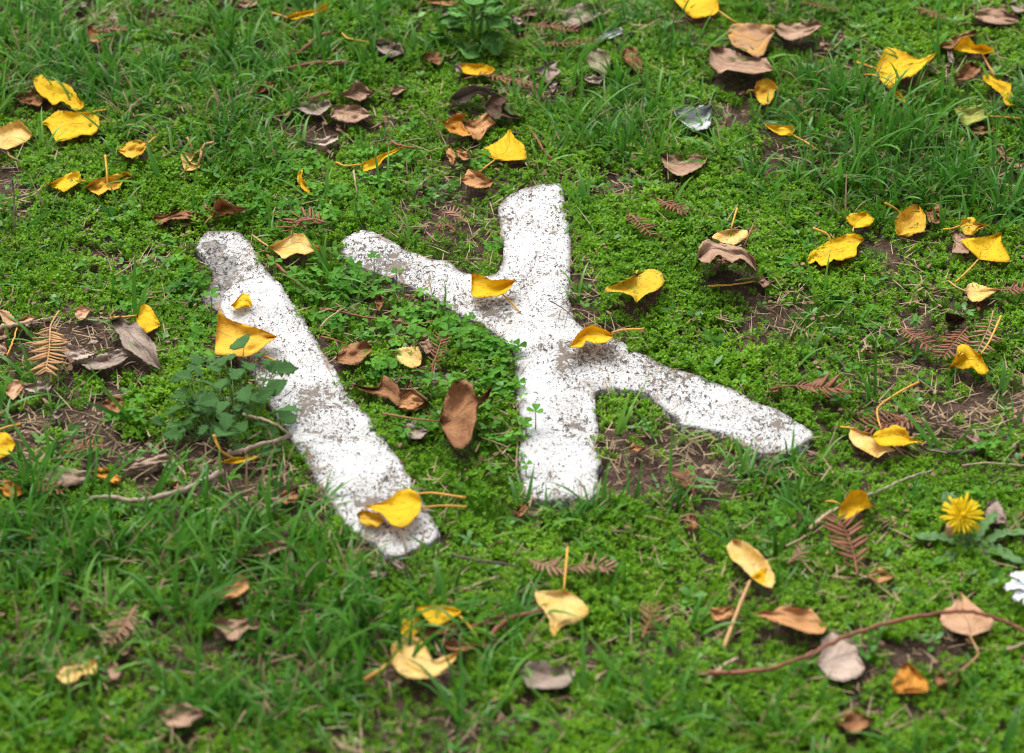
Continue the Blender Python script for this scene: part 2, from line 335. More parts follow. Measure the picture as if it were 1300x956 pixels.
# ------------------------------------------------------------------ leaves
FOOT = []                                       # ground footprints: grass keeps off them
def leaf_grid(outline, tip, M=20, K=4, ser=.35, jit=.5):
    o = np.asarray(outline, float); L = o[:tip+1]; Rr = np.vstack([o[:1], o[tip:][::-1]])
    L = resample(catmull(L, 6, .16), M); Rr = resample(catmull(Rr, 6, .16), M)
    mid = (L+Rr)/2
    for S in (L, Rr):
        d = S-mid; ln = np.linalg.norm(d, axis=1)[:, None]+1e-6
        a = (np.arange(M+1) % 2*2-1)*ser+rng.uniform(-jit, jit, M+1); a[0] = a[-1] = 0
        S += d/ln*np.minimum(a[:, None], ln*.5)
    U = np.linspace(-1, 1, 2*K+1)
    pts = np.empty((M+1, 2*K+1, 2))
    for k, u in enumerate(U): pts[:, k] = mid+((L-mid)*-u if u < 0 else (Rr-mid)*u)
    return pts, U, np.linspace(0, 1, M+1)
def blade_faces(M, K2):
    i = np.arange((M+1)*K2).reshape(M+1, K2)
    return np.stack([i[:-1, :-1], i[:-1, 1:], i[1:, 1:], i[1:, :-1]], -1).reshape(-1, 4)
def blade_mesh(name, px, tip, mat, h, M=26, K=5, ser=.4, jit=.6, thick=.0006, foot=True, crk=1.0):
    pts, U, T = leaf_grid(px, tip, M, K, ser, jit)
    hb, ht, hl, hr, arch = (list(h)+[0]*5)[:5]
    if foot: hb, ht = max(.010, hb*.8), max(.010, ht*.8)
    u, t = np.meshgrid(U, T)
    ph = rng.uniform(0, 6.28, 6)
    H = hb+(ht-hb)*t+np.where(u < 0, hl, hr)*np.abs(u)**1.7+arch*np.sin(math.pi*t)*(1-.5*u*u)
    if name == 'blade' and SLABS:
        q0 = at(px[:, 0], px[:, 1], hb)
        if max(pip(q0[:, 0], q0[:, 1], w).mean() for w in SLABS) > .4: H = H+.006
    wav = .0016*np.sin(7*t+ph[0]+2*u)+.0014*np.sin(5*u+ph[1]+4*t)+.0016*np.abs(u)*np.sin(15*t+ph[2]*np.sign(u))
    cr = .0006 if mat.name.startswith(('yellow', 'pale', 'blush')) else .0026
    wav = wav+cr*crk*(np.sin(6*u+ph[3]+3*t)*np.sin(12*t+ph[4])+.6*np.sin(11*u+ph[5])*np.sin(19*t+ph[3]))
    H = H+wav*(.6+.4*np.abs(u))
    v = at(pts[..., 0], pts[..., 1], H)
    c = v[:, U.size//2].mean(0); c[2] = g(c[0], c[1])
    if foot:
        FOOT.append(np.vstack([v[:, 0, :2], v[::-1, -1, :2]]))
    uv = np.stack([(u+1)/2, t], -1).reshape(-1, 2)
    F = blade_faces(M, U.size); V = v.reshape(-1, 3)-c
    # a closed blade: upper and lower face a paper's thickness apart, joined by a rim
    n = len(V); Vb = V-np.array([0, 0, thick]); rim = []
    i = np.arange(n).reshape(M+1, U.size)
    loop = list(i[0, :])+list(i[1:, -1])+list(i[-1, -2::-1])+list(i[-2:0:-1, 0])
    for a, b in zip(loop, loop[1:]+loop[:1]): rim.append((a, a+n, b+n, b))
    me = mesh(name, np.vstack([V, Vb]), list(map(tuple, F))+[tuple(q[::-1]+n) for q in F]+rim, mat, np.vstack([uv, uv]))
    return me, c
def px_path(px, h0, h1, mid=0.0, sub=5):
    q = catmull(px, sub); t = np.linspace(0, 1, len(q))
    return at(q[:, 0], q[:, 1], h0+(h1-h0)*t+mid*np.sin(math.pi*t))
def leaf(kind, tile, outline, tip, label, cat='leaf', stalk=None, h=(.013, .014, .004, .004), sh=.008, name=None, smat=None, flaps=(), group=None, sr=.0012, **kw):
    name = name or {'yellow': 'yellow_leaf', 'pale': 'yellow_leaf', 'goldtan': 'yellow_leaf', 'heart': 'yellow_leaf', 'lime': 'green_leaf', 'ash': 'white_leaf', 'bone': 'pale_leaf', 'grey': 'grey_leaf', 'green': 'green_leaf'}.get(kind, 'brown_leaf')
    if name == 'yellow_leaf': group = group or 'yellow leaves fallen on the lawn'
    elif name != 'green_leaf': group = group or 'dry leaves fallen on the lawn'
    me, c = blade_mesh('blade', P(tile, outline), tip, LM[kind], h, **kw)
    if stalk is None and not flaps:
        o = link(name, me, None, c); return tag(o, label, cat, group)
    e = empty(name, c, label, cat, group); link('blade', me, e)
    for k2, tl, ol, tp, hh in flaps:
        m2, c2 = blade_mesh('folded_flap', P(tl, ol), tp, LM[k2], hh); link('folded_flap', m2, e, c2-c)
    if stalk:
        for s in ([stalk] if isinstance(stalk, str) else stalk):
            q = P(tile, s); path = px_path(q, h[0], sh, .003)-c
            sm = smat or {'yellow': M_STALK, 'pale': M_TSTALK, 'goldtan': M_STALK, 'heart': M_STALK, 'lime': M_STALK, 'tan': M_TSTALK, 'blush': M_TSTALK}.get(kind, M_RSTALK)
            v, f = tube(path, sr*.8, sr*1.25, 6, .08); link('stalk', mesh('stalk', v, f, sm), e)
    return e
# ---- yellow leaves (outline starts at the base of the leaf, runs up one side to the tip, index given, and back)
leaf('yellow', 'T1', "155,370 195,350 225,375 290,385 340,415 365,460 395,488 385,515 350,520 330,498 290,475 265,490 240,495 225,470 185,440 163,405", 7, 'ragged yellow leaf with a bitten lower edge, above a brown leaf at the far left', h=(.030, .018, .004, .004), jit=1.2)
leaf('yellow', 'T1', "420,530 340,525 270,520 235,550 190,582 225,592 250,640 268,670 350,650 380,635 440,635 472,590 465,552 440,535", 4, 'broad clean yellow leaf just below the ragged one at the far left', stalk="418,532 460,523 505,518", h=(.020, .012, .006, .004))
leaf('pale', 'T1', "30,705 60,695 125,668 157,635 115,590 90,565 20,590 -50,640 -40,680 0,697", 3, 'yellow-tan leaf with grey blotches cut by the left edge of the frame', stalk="32,703 45,735 77,755", h=(.016, .018, .004, .010))
leaf('goldtan', 'T1', "700,675 650,658 600,672 553,712 590,735 625,746 670,725", 3, 'small pointed golden leaf alone on the grass right of the left group', stalk="698,676 720,655 737,645", h=(.022, .016, .002, .003))
leaf('pale', 'T1', "872,806 858,765 854,714 890,722 918,732 905,748 898,765 915,775 940,778 943,790 905,803", 3, 'tattered pale leaf reduced to a scrap with two bare prongs', stalk=["915,728 950,705 968,680 1005,672", "905,720 898,680 882,648", "930,780 945,745 950,712"], h=(.012, .022, .003, .003), sh=.028, sr=.0016, smat=M_TSTALK, cat='leaf')
leaf('yellow', 'T5', "385,35 372,-12 330,-3 290,18 215,54 270,70 303,88 345,60", 4, 'ragged yellow leaf pointing left, lower left one of the pair under the far left group', stalk="383,34 400,38 416,42", h=(.018, .014, .004, .004), jit=1.2)
leaf('goldtan', 'T5', "405,65 430,37 480,22 510,12 560,0 600,-8 622,15 580,38 570,65 530,82 510,76 490,92 465,103 425,82", 6, 'folded golden leaf with a stalk standing straight up, right one of a pair', stalk="508,76 505,10 496,-85", h=(.010, .014, .012, .004), sh=.035)
leaf('yellow', 'T2', "165,85 190,62 270,45 300,48 320,30 350,14 352,45 300,68 250,80 200,92", 5, 'narrow yellow leaf seen edge-on near the top edge left of centre', stalk="167,83 130,70 75,55", h=(.020, .030, .006, .002))
leaf('yellow', 'T2', "1112,356 1150,325 1100,302 1040,300 980,295 985,322 1000,345 1060,355", 4, 'bright yellow leaf with its left end curled brown, below the broad-leaved plant', stalk="1110,355 1165,370 1210,405", h=(.018, .024, .006, .003), flaps=[('grey', 'T2', "992,345 985,320 985,297 965,300 948,318 965,335", 4, (.022, .03, .004, .004, .004))])
leaf('yellow', 'T2', "520,778 527,765 580,740 640,715 716,690 680,716 620,750 590,790 525,810", 4, 'thin yellow leaf strip with a long stalk lying left of the slab top', stalk="520,775 440,782 398,765", h=(.014, .022, .006, .002))
leaf('yellow', 'T2', "1150,752 1065,716 1110,690 1160,665 1190,640 1216,608 1240,650 1280,680 1296,735 1290,752 1200,757", 5, 'wide yellow leaf pointing away just above the far arm of the cross', stalk="1150,750 1110,780 1070,812", h=(.012, .018, .003, .003))
leaf('yellow', 'T6', "213,5 222,-12 240,-18 234,15 252,45 286,106 250,87 215,42", 5, 'small curled yellow leaf sliver in the clover beyond the two slabs', h=(.024, .012, .004, .004))
leaf('yellow', 'T3', "1012,50 985,70 930,82 885,84 835,35 795,-10 850,-50 950,-60 1005,-20", 5, 'large yellow leaf at the top edge right of centre', stalk="1012,50 1060,85 1100,110", h=(.016, .016, .004, .004))
leaf('goldtan', 'T4', "25,430 40,385 80,367 120,385 148,425 117,430 122,452 100,487 68,495 45,470", 4, 'small crumpled golden leaf below the three rosy brown leaves', stalk="27,428 5,425 -8,440", h=(.014, .020, .012, .004))
leaf('yellow', 'T4', "600,325 612,298 650,222 730,240 800,275 892,247 850,290 780,355 720,370 700,405 660,414 625,380 618,350", 5, 'largest yellow leaf at the upper right, with a long drawn-out brown tip', stalk=["602,323 550,305 500,292", "615,360 580,352 545,353"], h=(.022, .028, .004, .004))
leaf('yellow', 'T4', "678,405 712,425 736,460 742,488 714,470 682,436", 3, 'small yellow shred sticking out below the largest leaf of the upper right', h=(.014, .010, .002, .002))
leaf('yellow', 'T4', "1105,256 1050,250 968,234 1005,185 1030,168 1075,212 1110,205 1163,238", 2, 'light yellow leaf folded into two peaks near the top right corner', stalk="1105,255 1130,305 1165,362", h=(.018, .020, .002, .012))
leaf('yellow', 'T4', "1105,350 1130,346 1190,380 1240,393 1237,425 1255,460 1263,497 1215,497 1195,450 1150,410 1110,380", 6, 'deep yellow leaf strap hanging down at the upper right edge', h=(.024, .012, .004, .004))
leaf('lime', 'T4', "1138,547 1135,510 1110,487 1080,500 1020,510 990,485 963,490 975,530 1000,560 1020,600 1050,580 1105,568", 6, 'green and yellow mottled leaf at the right edge, the only half-green fallen one', stalk="1138,548 1220,553 1310,562", h=(.018, .020, .006, .004), cat='leaf')
leaf('yellow', 'T4', "205,637 220,610 215,595 140,590 76,587 110,615 150,637", 4, 'small yellow leaf seen edge-on over a dark gap, left of the right grass tufts', stalk="207,635 270,670 338,716", h=(.016, .024, .004, .003))
leaf('yellow', 'T5', "640,678 655,630 680,615 710,630 735,670 757,715 735,732 690,752 650,722", 5, 'wrinkled yellow leaf beside the big grey-brown curled leaf', stalk="642,670 600,676 530,680", h=(.020, .012, .004, .004))
leaf('goldtan', 'T5', "1020,745 1024,690 1030,640 1070,682 1150,712 1240,736 1306,770 1262,802 1200,850 1160,868 1085,858 1013,852 1016,790", 6, 'big orange-yellow leaf on the far half of the bar, behind the weed', stalk="1210,850 1290,880 1370,935", h=(.018, .020, .010, .010), sr=.0015)
leaf('yellow', 'T5', "1090,622 1120,590 1140,567 1176,574 1189,630 1150,628 1112,640", 4, 'smallest yellow leaf lying on the chipped end of the bar', h=(.008, .010, .005, .003))
leaf('pale', 'T6', "75,345 150,310 190,285 240,280 265,315 300,340 347,350 300,366 250,385 205,375 150,404 110,370", 6, 'pale tan-yellow leaf between the far ends of the bar and the cross', stalk="78,345 40,320 0,290", h=(.020, .018, .008, .004))
leaf('yellow', 'T6', "1036,530 1036,470 1075,475 1130,504 1185,498 1242,505 1205,556 1165,578 1060,588 1034,572", 5, 'bright yellow leaf lying where the arms of the cross meet', stalk="1178,568 1225,610 1262,660", h=(.014, .020, .012, .002), sh=.004)
leaf('pale', 'B2', "798,60 800,40 780,0 700,5 669,32 690,70 735,96 760,102 795,85", 4, 'dull golden leaf between the slabs beside a rusty sprig', h=(.014, .016, .003, .003))
leaf('yellow', 'B2', "798,730 780,690 740,668 680,685 650,715 600,735 528,751 600,782 625,802 660,842 720,852 790,782", 6, 'large bright yellow leaf on the near end of the bar', stalk="785,695 850,690 1008,713", h=(.022, .018, .004, .006), sh=.03)
leaf('goldtan', 'B2', "625,825 600,787 520,770 493,790 518,836 580,852", 3, 'golden leaf tucked under the large one on the near end of the bar', stalk="790,760 900,750 1012,756", h=(.010, .009, .003, .003), sh=.02)
leaf('yellow', 'T7', "516,768 490,745 440,720 400,718 345,755 309,818 370,819 385,787 420,802 480,797", 5, 'yellow leaf arched over the root of the right arm of the cross', stalk="507,752 560,738 656,735", h=(.016, .010, .008, .014), sh=.03)
leaf('heart', 'T7', "622,475 690,448 742,465 757,512 720,552 668,570 625,609 605,578 545,560 477,558 478,540 530,520 600,490", 6, 'yellow leaf with brown speckled corner and green midrib, right of the cross', stalk="622,473 626,466 630,458", h=(.014, .030, .008, .018))
leaf('pale', 'T7', "1070,262 1010,275 978,302 1040,330 1090,337 1148,297 1146,268", 3, 'pale yellow leaf behind the big curled brown leaf', stalk="1070,262 1085,210 1099,165", h=(.020, .016, .003, .004), sh=.03, smat=M_STALK)
leaf('yellow', 'T8', "500,256 475,235 457,215 480,190 560,180 594,215 575,246 530,256", 4, 'rounded yellow leaf behind the wide one in the right middle', stalk="497,254 491,285", h=(.014, .018, .003, .003))
leaf('yellow', 'T8', "545,310 500,283 430,295 350,335 290,375 274,412 288,430 320,408 335,433 368,436 400,405 430,412 508,388 512,345", 5, 'wide yellow leaf with scalloped edge lying obliquely in the right middle', stalk="392,325 370,285 305,258", h=(.018, .014, .004, .006), sh=.03, jit=.9)
leaf('goldtan', 'T8', "700,290 690,235 715,185 770,150 800,148 836,195 839,240 830,276 790,282 750,300", 4, 'ribbed golden leaf curled like a shell in the right middle', stalk="742,218 700,170 645,140", h=(.012, .024, .012, .004), sh=.04)
leaf('goldtan', 'T8', "998,245 1010,215 1060,204 1085,235 1138,243 1090,262 1060,292 1020,286", 4, 'small golden leaf with pointed tip above the square yellow one at right', stalk="998,248 960,260 920,265", h=(.020, .022, .003, .003))
leaf('yellow', 'T8', "1090,405 1050,370 1000,313 1060,303 1130,296 1190,280 1195,325 1228,376 1235,418 1160,416", 5, 'square-shouldered yellow leaf with stalk pointing down-left, right side', stalk="1085,405 1035,460 975,515", h=(.014, .020, .004, .003))
leaf('pale', 'T8', "1028,560 1030,530 1060,515 1110,530 1140,540 1187,540 1150,570 1100,600 1060,608 1040,590", 5, 'small pale yellow leaf beside a rusty sprig at the right edge', stalk="1028,558 980,535 944,508", h=(.016, .014, .003, .003))
leaf('yellow', 'B4', "1095,40 1045,0 1010,-14 985,5 975,55 938,108 965,90 1010,106 1060,98 1085,126 1120,131 1136,110 1115,78", 5, 'yellow leaf rolled into a hood over bare soil at the right', stalk="1098,34 1140,-30 1192,-144", h=(.034, .012, .012, .006, .006), sh=.03, flaps=[('goldtan', 'B4', "985,40 988,10 1010,-8 1028,12 1022,30 1000,42", 2, (.04, .036, .0, .0))])
leaf('yellow', 'B4', "585,430 600,402 690,370 740,385 765,430 845,456 780,451 740,466 690,469 620,466", 5, 'yellow leaf with a drawn-out tip, upper right one of a pair over a sprig', stalk="626,388 610,290 720,210 805,168", h=(.026, .022, .004, .004), sh=.02)
leaf('pale', 'B4', "580,410 530,398 490,374 472,420 500,466 555,496 610,524 650,497 697,488 640,466 590,440", 6, 'pale creased yellow leaf under its brighter neighbour, right of the cross tip', stalk="500,386 470,382 432,379", h=(.014, .018, .004, .004), smat=M_STALK)
leaf('yellow', 'B4', "430,755 424,795 428,815 480,815 530,775 560,762 606,758 575,740 555,690 525,674 485,680 452,725", 6, 'deep yellow folded leaf standing left of the dandelion', stalk="437,745 400,730 365,730", h=(.014, .018, .002, .016))
leaf('pale', 'C3', "1155,335 1110,285 1070,257 1049,200 1078,165 1130,168 1190,215 1242,265 1277,345 1265,397 1210,376", 4, 'curled pale yellow leaf on its side with a thick tan stalk, lower right', stalk="1160,362 1110,480 1035,682", h=(.020, .020, .004, .010), sh=.012, sr=.0022, smat=M_TSTALK, flaps=[('yellow', 'C3', "1160,345 1175,330 1230,300 1262,320 1272,380 1240,388 1200,372", 3, (.022, .024, .002, .002))])
leaf('pale', 'C3', "285,405 200,408 140,413 155,460 190,505 215,547 215,600 236,630 252,600 280,570 340,560 395,520 401,490 340,430", 7, 'pale yellow bell-shaped leaf at the bottom middle with an upright stalk', stalk="282,405 290,310 300,205", h=(.024, .014, .002, .002), sh=.03, smat=M_STALK)
leaf('yellow', 'C2', "985,500 910,474 820,480 773,488 815,535 840,562 880,571 930,550 980,515", 3, 'bright yellow leaf lying across brown litter at the bottom centre', stalk="980,528 1020,570 1062,628", h=(.016, .022, .003, .003))
leaf('yellow', 'C2', "800,570 780,535 720,540 693,570 705,612 750,626 790,600", 3, 'small yellow leaf squeezed between two larger ones at the bottom centre', h=(.014, .016, .003, .003))
leaf('pale', 'C2', "655,742 660,662 720,620 790,630 835,700 847,735 900,720 978,695 940,750 880,802 830,822 740,822 690,792", 7, 'big pale yellow leaf at the bottom centre with its tip curled right', stalk="657,742 600,785 510,842", h=(.020, .024, .006, .004), sr=.002, smat=M_STALK)
leaf('pale', 'C1', "250,780 300,768 400,750 452,723 456,800 390,802 350,842 290,842", 3, 'golden leaf with a turned-up end at the bottom left', h=(.014, .028, .004, .003))
leaf('yellow', 'B1', "-60,462 0,404 42,410 72,460 50,502 0,527 -45,512", 3, 'round yellow leaf cut by the left edge of the frame', stalk="-20,400 30,380 96,366", h=(.020, .020, .003, .003))
leaf('orange', 'B1', "428,594 470,570 522,580 572,622 560,646 510,636 460,617", 3, 'small orange leaf left of the weathered twig', h=(.012, .016, .003, .003))
leaf('yellow', 'B1', "1040,541 1100,524 1200,514 1224,524 1150,545 1100,553", 3, 'narrow yellow leaf edge at the foot of the leafy weed', stalk="1105,528 1040,490 1008,418", h=(.014, .018, .002, .002), sh=.05, sr=.0016)
# ---- brown, grey and white leaves
leaf('copper', 'T1', "60,462 110,435 170,425 205,470 185,500 100,482", 3, 'dark brown leaf under the ragged yellow leaf at the far left', h=(.010, .010, .003, .003))
leaf('tan', 'T1', "412,120 440,125 502,180 460,202 430,197 414,160", 2, 'tan leaf with a raised point in the upper left grass', h=(.026, .010, .004, .004))
leaf('grey', 'T1', "250,30 320,18 410,8 402,30 330,32 290,50", 2, 'faded grey-brown leaf at the top edge near the left corner')
leaf('brown', 'T1', "1020,20 1080,-4 1215,-8 1210,20 1160,37 1110,16", 2, 'brown leaf at the top edge left of the narrow yellow one')
leaf('copper', 'T2', "20,430 60,380 117,390 92,415 32,437", 2, 'small copper leaf half sunk in grass left of the red twigs')
leaf('brown', 'T2', "415,447 460,420 490,378 522,395 572,440 510,477 450,457", 4, 'peaked brown leaf, upper one of a pair in the low green cover', h=(.012, .014, .012, .004))
leaf('grey', 'T2', "200,500 270,470 365,473 372,500 320,542 260,537", 3, 'grey flat leaf left of the pair of brown leaves', h=(.010, .014, .006, .008))
leaf('blush', 'T2', "140,532 165,512 190,503 192,525 160,547", 2, 'small pale pink leaf scrap left of the grey flat leaf')
leaf('brown', 'T2', "368,552 380,503 500,493 564,540 490,577 440,577", 3, 'flat brown leaf, lower one of a pair in the low green cover', h=(.012, .012, .005, .008))
leaf('bone', 'T2', "220,657 300,655 400,633 407,655 350,690 300,680", 2, 'whitish shredded leaf scrap below the pair of brown leaves')
leaf('grey', 'T2', "560,197 610,188 700,205 717,250 650,272 600,237", 3, 'grey shiny leaf with a yellow grass stalk beside it, top centre', h=(.012, .016, .010, .004))
leaf('copper', 'T2', "795,263 830,245 904,229 908,260 885,307 862,300 830,286", 2, 'ginger lobed leaf left of the broad-leaved plant', h=(.018, .012, .004, .003), jit=1.3)
leaf('brown', 'T2', "650,442 660,410 700,402 732,420 680,447", 3, 'tiny brown leaf right of the pair in the green cover')
leaf('grey', 'T2', "935,462 980,415 1050,400 1160,425 1152,452 1060,440 1030,472 985,487", 3, 'curled grey-brown leaf arched like a claw, top centre', h=(.010, .014, .024, .004, .01))
leaf('dark', 'T2', "1100,497 1130,450 1200,440 1203,470 1172,502 1222,540 1286,550 1240,562 1180,547 1150,572 1112,532", 6, 'twisted dark leaf right of the claw-shaped curled one', h=(.028, .010, .010, .004), jit=1.2)
leaf('tan', 'T2', "990,572 1060,560 1120,523 1147,585 1110,612 1075,662 1040,650 1010,602", 3, 'tan leaf with one orange half folded over, above the yellow wide leaf', flaps=[('orange', 'T2', "882,556 920,578 925,560 965,533 1012,537 990,570 1005,600 1047,632 1000,642 930,622", 7, (.03, .016, .006, .004))], h=(.016, .014, .006, .003))
leaf('tan', 'T2', "910,702 932,688 962,735 946,782 920,737", 3, 'narrow tan leaf fragment left of the yellow wide leaf')
leaf('tan', 'T2', "960,700 1000,708 1032,745 1000,757 970,737", 2, 'second tan fragment touching the narrow one under the folded orange leaf')
leaf('tan', 'T2', "1135,852 1060,808 1020,798 983,850 1020,877 1060,887 1125,882", 3, 'smooth oval tan leaf just above the far arm of the cross', h=(.014, .018, .006, .004))
leaf('tan', 'T2', "790,5 870,-12 987,-8 960,25 880,22", 2, 'tan leaf cut by the top edge left of the broad-leaved plant')
leaf('grey', 'T2', "865,62 900,45 955,42 940,66 900,76", 2, 'dull leaf under the tan one at the top edge')
leaf('grey', 'T2', "1182,66 1230,68 1288,100 1262,122 1212,92", 2, 'pinkish grey leaf right of the broad-leaved plant')
leaf('brown', 'T3', "72,52 130,34 187,55 132,72", 2, 'small brown leaf in the grass at the top, left of the round grey one')
leaf('mottled', 'T3', "1278,150 1270,120 1151,107 1075,115 1048,150 1080,216 1140,241 1192,272 1225,256 1246,205", 4, 'brown leaf flecked with yellow, the left one of two touching at the top right', h=(.020, .020, .004, .004))
leaf('brown', 'T3', "974,217 1060,229 1150,269 1235,275 1269,330 1180,349 1100,336 1050,328 1015,349 967,295", 4, 'rosy brown leaf on edge over a dark gap, below the flecked one', stalk="975,215 940,212 898,208", h=(.014, .018, .006, .022))
leaf('brown', 'T4', "350,120 325,94 290,106 220,110 160,105 127,127 145,166 200,192 280,166", 5, 'smooth rosy brown leaf with a lifted end, right of the flecked one', h=(.028, .014, .004, .008))
leaf('ash', 'T3', "815,557 800,518 850,510 900,504 983,493 976,550 977,582 945,612 890,617 850,582", 4, 'crumpled silvery white leaf in the grass at the upper right', h=(.012, .022, .016, .006), jit=1.2)
leaf('brown', 'T3', "738,725 790,730 870,723 958,735 950,770 900,802 830,832 790,812 755,782", 3, 'flat pinkish brown leaf below the silvery white one', h=(.012, .012, .004, .010), jit=.9)
leaf('grey', 'T3', "263,97 300,45 350,20 430,13 474,55 420,90 340,127 290,122", 4, 'rounded grey-tan leaf at the top, beside a rusty sprig', h=(.014, .020, .010, .004))
leaf('olive', 'T3', "470,362 500,345 500,270 480,240 440,228 400,240 388,282 395,300 430,340", 5, 'olive grey leaf standing behind two grass blades, top centre right', h=(.012, .024, .003, .003))
leaf('copper', 'T3', "625,347 600,310 570,290 553,262 575,220 620,223 642,270 657,340", 4, 'reddish brown leaf standing beside the olive grey one', h=(.012, .028, .003, .003))
leaf('grey', 'T3', "210,397 185,380 160,345 115,335 185,310 185,283 215,295 257,288 240,320 272,335 235,365", 5, 'star-shaped crumpled tan leaf at the top centre', h=(.012, .020, .005, .005), jit=.9)
leaf('grey', 'T3', "205,397 252,373 246,412 228,437", 2, 'tan scrap right under the star-shaped crumpled leaf')
leaf('grey', 'T3', "370,365 400,350 470,365 450,395 400,388", 2, 'mottled scrap at the foot of the olive grey leaf')
leaf('ash', 'T3', "425,187 460,165 550,128 563,155 500,180 440,197", 3, 'bluish white leaf scrap right of the rusty sprig, top')
leaf('bone', 'T3', "0,60 40,70 98,98 62,118 10,92", 2, 'pale leaf scrap at the top beside the broad-leaved plant')
leaf('brown', 'T4', "1048,70 1090,43 1180,33 1273,82 1272,106 1190,117 1110,102", 3, 'long smooth brown leaf near the top right corner')
leaf('grey', 'T4', "1228,20 1260,-5 1305,25 1330,60 1260,57", 3, 'grey-brown leaf at the very top right corner')
leaf('copper', 'T4', "900,217 925,190 990,163 1072,138 1077,160 1000,187 958,232", 4, 'dull reddish leaf behind the two-peaked yellow one')
leaf('grey', 'T4', "935,225 958,228 965,260 975,300 945,290", 3, 'shrivelled strip hanging below the dull reddish leaf')
leaf('copper', 'T4', "970,367 1020,305 1052,289 1097,325 1070,357 1030,387", 2, 'crinkled brown leaf under the stalk of the two-peaked yellow one', h=(.012, .018, .008, .004))
leaf('copper', 'T4', "1040,610 1090,595 1157,588 1152,622 1082,637", 2, 'brown leaf just below the half-green one')
leaf('brown', 'T4', "1145,660 1172,660 1202,700 1217,735 1297,765 1290,787 1240,787 1205,750 1163,690", 4, 'long brown strap-like leaf at the right edge below the half-green one')
leaf('brown', 'T4', "330,230 340,200 350,160 362,205 392,215 385,240", 2, 'small brown scrap right of the rosy brown leaves', h=(.012, .024, .002, .002))
leaf('tan', 'T5', "1000,207 1008,150 1035,114 1095,150 1168,160 1120,187 1060,197", 4, 'tan leaf folded upright at the far end of the bar', stalk="1003,203 985,215 962,242", h=(.014, .022, .022, .003))
leaf('copper', 'T5', "722,222 725,190 790,195 850,165 900,180 967,195 950,212 800,217 760,247", 5, 'brown leaf half buried in the cover beyond the bar')
leaf('grey', 'T5', "525,690 570,673 600,702 650,705 700,770 735,810 742,860 764,925 700,900 620,840 580,820 560,760 530,722", 7, 'big grey-brown curled leaf left of the weed, pointing toward the viewer', h=(.026, .016, .014, .006, .01), stalk="527,688 520,670 535,655")
leaf('grey', 'B1', "608,45 570,10 500,28 440,45 383,82 420,106 490,106 560,82", 4, 'pale grey leaf lying flat beside the big curled one', h=(.014, .016, .004, .008))
leaf('grey', 'T5', "405,800 430,755 492,785 440,807", 2, 'small grey leaf above the pale flat one, left')
leaf('bone', 'T5', "280,832 310,795 400,828 462,840 400,872 330,882", 3, 'flaky whitish leaf remains right of the tan sprig', jit=1.3)
leaf('blush', 'B1', "20,205 70,153 120,182 100,205 60,255", 2, 'pale peach leaf at the left edge above the yellow round leaf', jit=1)
leaf('bone', 'B1', "115,180 185,163 246,165 236,202 172,217 110,202", 2, 'whitish shredded leaf right of the pale peach one', jit=1.2)
leaf('blush', 'T5', "350,652 380,620 427,640 402,682 365,687", 2, 'small pinkish scrap in the cover left of the wrinkled yellow leaf')
leaf('brown', 'T5', "-20,752 60,733 32,780 -20,785", 1, 'brown leaf edge at the left edge of the frame, upper of two')
leaf('brown', 'T5', "-20,792 28,798 32,852 -20,855", 2, 'brown leaf edge at the left edge of the frame, lower of two')
leaf('blush', 'T5', "-10,640 40,650 75,690 140,668 172,685 90,715 20,705", 4, 'torn pinkish tan leaf by the left edge above the tan sprig')
leaf('copper', 'B2', "395,60 400,35 430,2 470,-15 530,-28 566,-2 565,20 530,52 500,86 430,82 402,72", 5, 'coppery pitted leaf lying against the right side of the bar', h=(.014, .020, .006, .004))
leaf('copper', 'B2', "470,176 530,188 590,192 605,185 610,140 645,142 690,190 702,225 745,158 760,205 838,265 765,303 700,292 650,250 590,230 520,202", 10, 'ragged coppery leaf with two raised points between the slabs', h=(.016, .014, .008, .004), jit=1, flaps=[('tan', 'B2', "690,285 700,230 740,215 790,235 815,262 760,298", 4, (.018, .018, .003, .003))])
leaf('copper', 'B2', "885,350 888,315 905,258 938,176 962,159 1000,157 1036,174 1050,225 1076,238 1128,186 1120,240 1085,264 1058,302 1062,332 1044,384 1030,447 986,483 958,476 928,448 898,390", 9, 'large shiny brown leaf leaning upright between the slabs', stalk="887,352 760,340 615,315", h=(.018, .040, .016, .006, .006), sh=.02, jit=1.0, crk=1.9)
leaf('grey', 'B2', "700,362 770,350 832,400 800,432 740,432", 2, 'dull brown leaf flat on the moss beneath the large upright one')
leaf('copper', 'B2', "125,725 150,680 212,665 218,720 160,742", 2, 'small rust leaf in the grass left of the bar')
leaf('brown', 'T7', "1195,462 1180,400 1130,355 1060,335 990,322 950,308 920,350 914,400 930,418 970,421 1010,382 1075,422 1115,400 1160,435", 7, 'big curled brown leaf arched over a dark hollow, right of the cross', h=(.010, .020, .012, .040, .016), stalk="1128,352 1150,300 1176,243", sh=.03, jit=.9, flaps=[('copper', 'T7', "975,420 985,400 1005,380 1040,398 1078,420 1030,428", 4, (.012, .012, .002, .002))])
leaf('brown', 'T8', "40,502 60,483 102,515 130,508 72,537", 2, 'small brown leaf below the big curled hollow one')
leaf('copper', 'T8', "838,177 890,150 907,153 880,187 906,210 900,237 850,227", 3, 'coppery scrap right of the shell-like golden leaf')
leaf('brown', 'T8', "953,280 985,258 1010,287 1082,290 1030,322 1042,377 958,372 975,332", 3, 'brown leaf behind the square-shouldered yellow one')
leaf('dark', 'T8', "930,692 930,658 985,663 1022,685 1005,712 960,717", 3, 'dark rolled leaf above the rusty sprigs at the right', h=(.012, .012, .02, .004))
leaf('copper', 'T8', "1072,620 1085,605 1098,625 1088,655", 2, 'tiny rusty scrap below the small pale yellow leaf at the right')
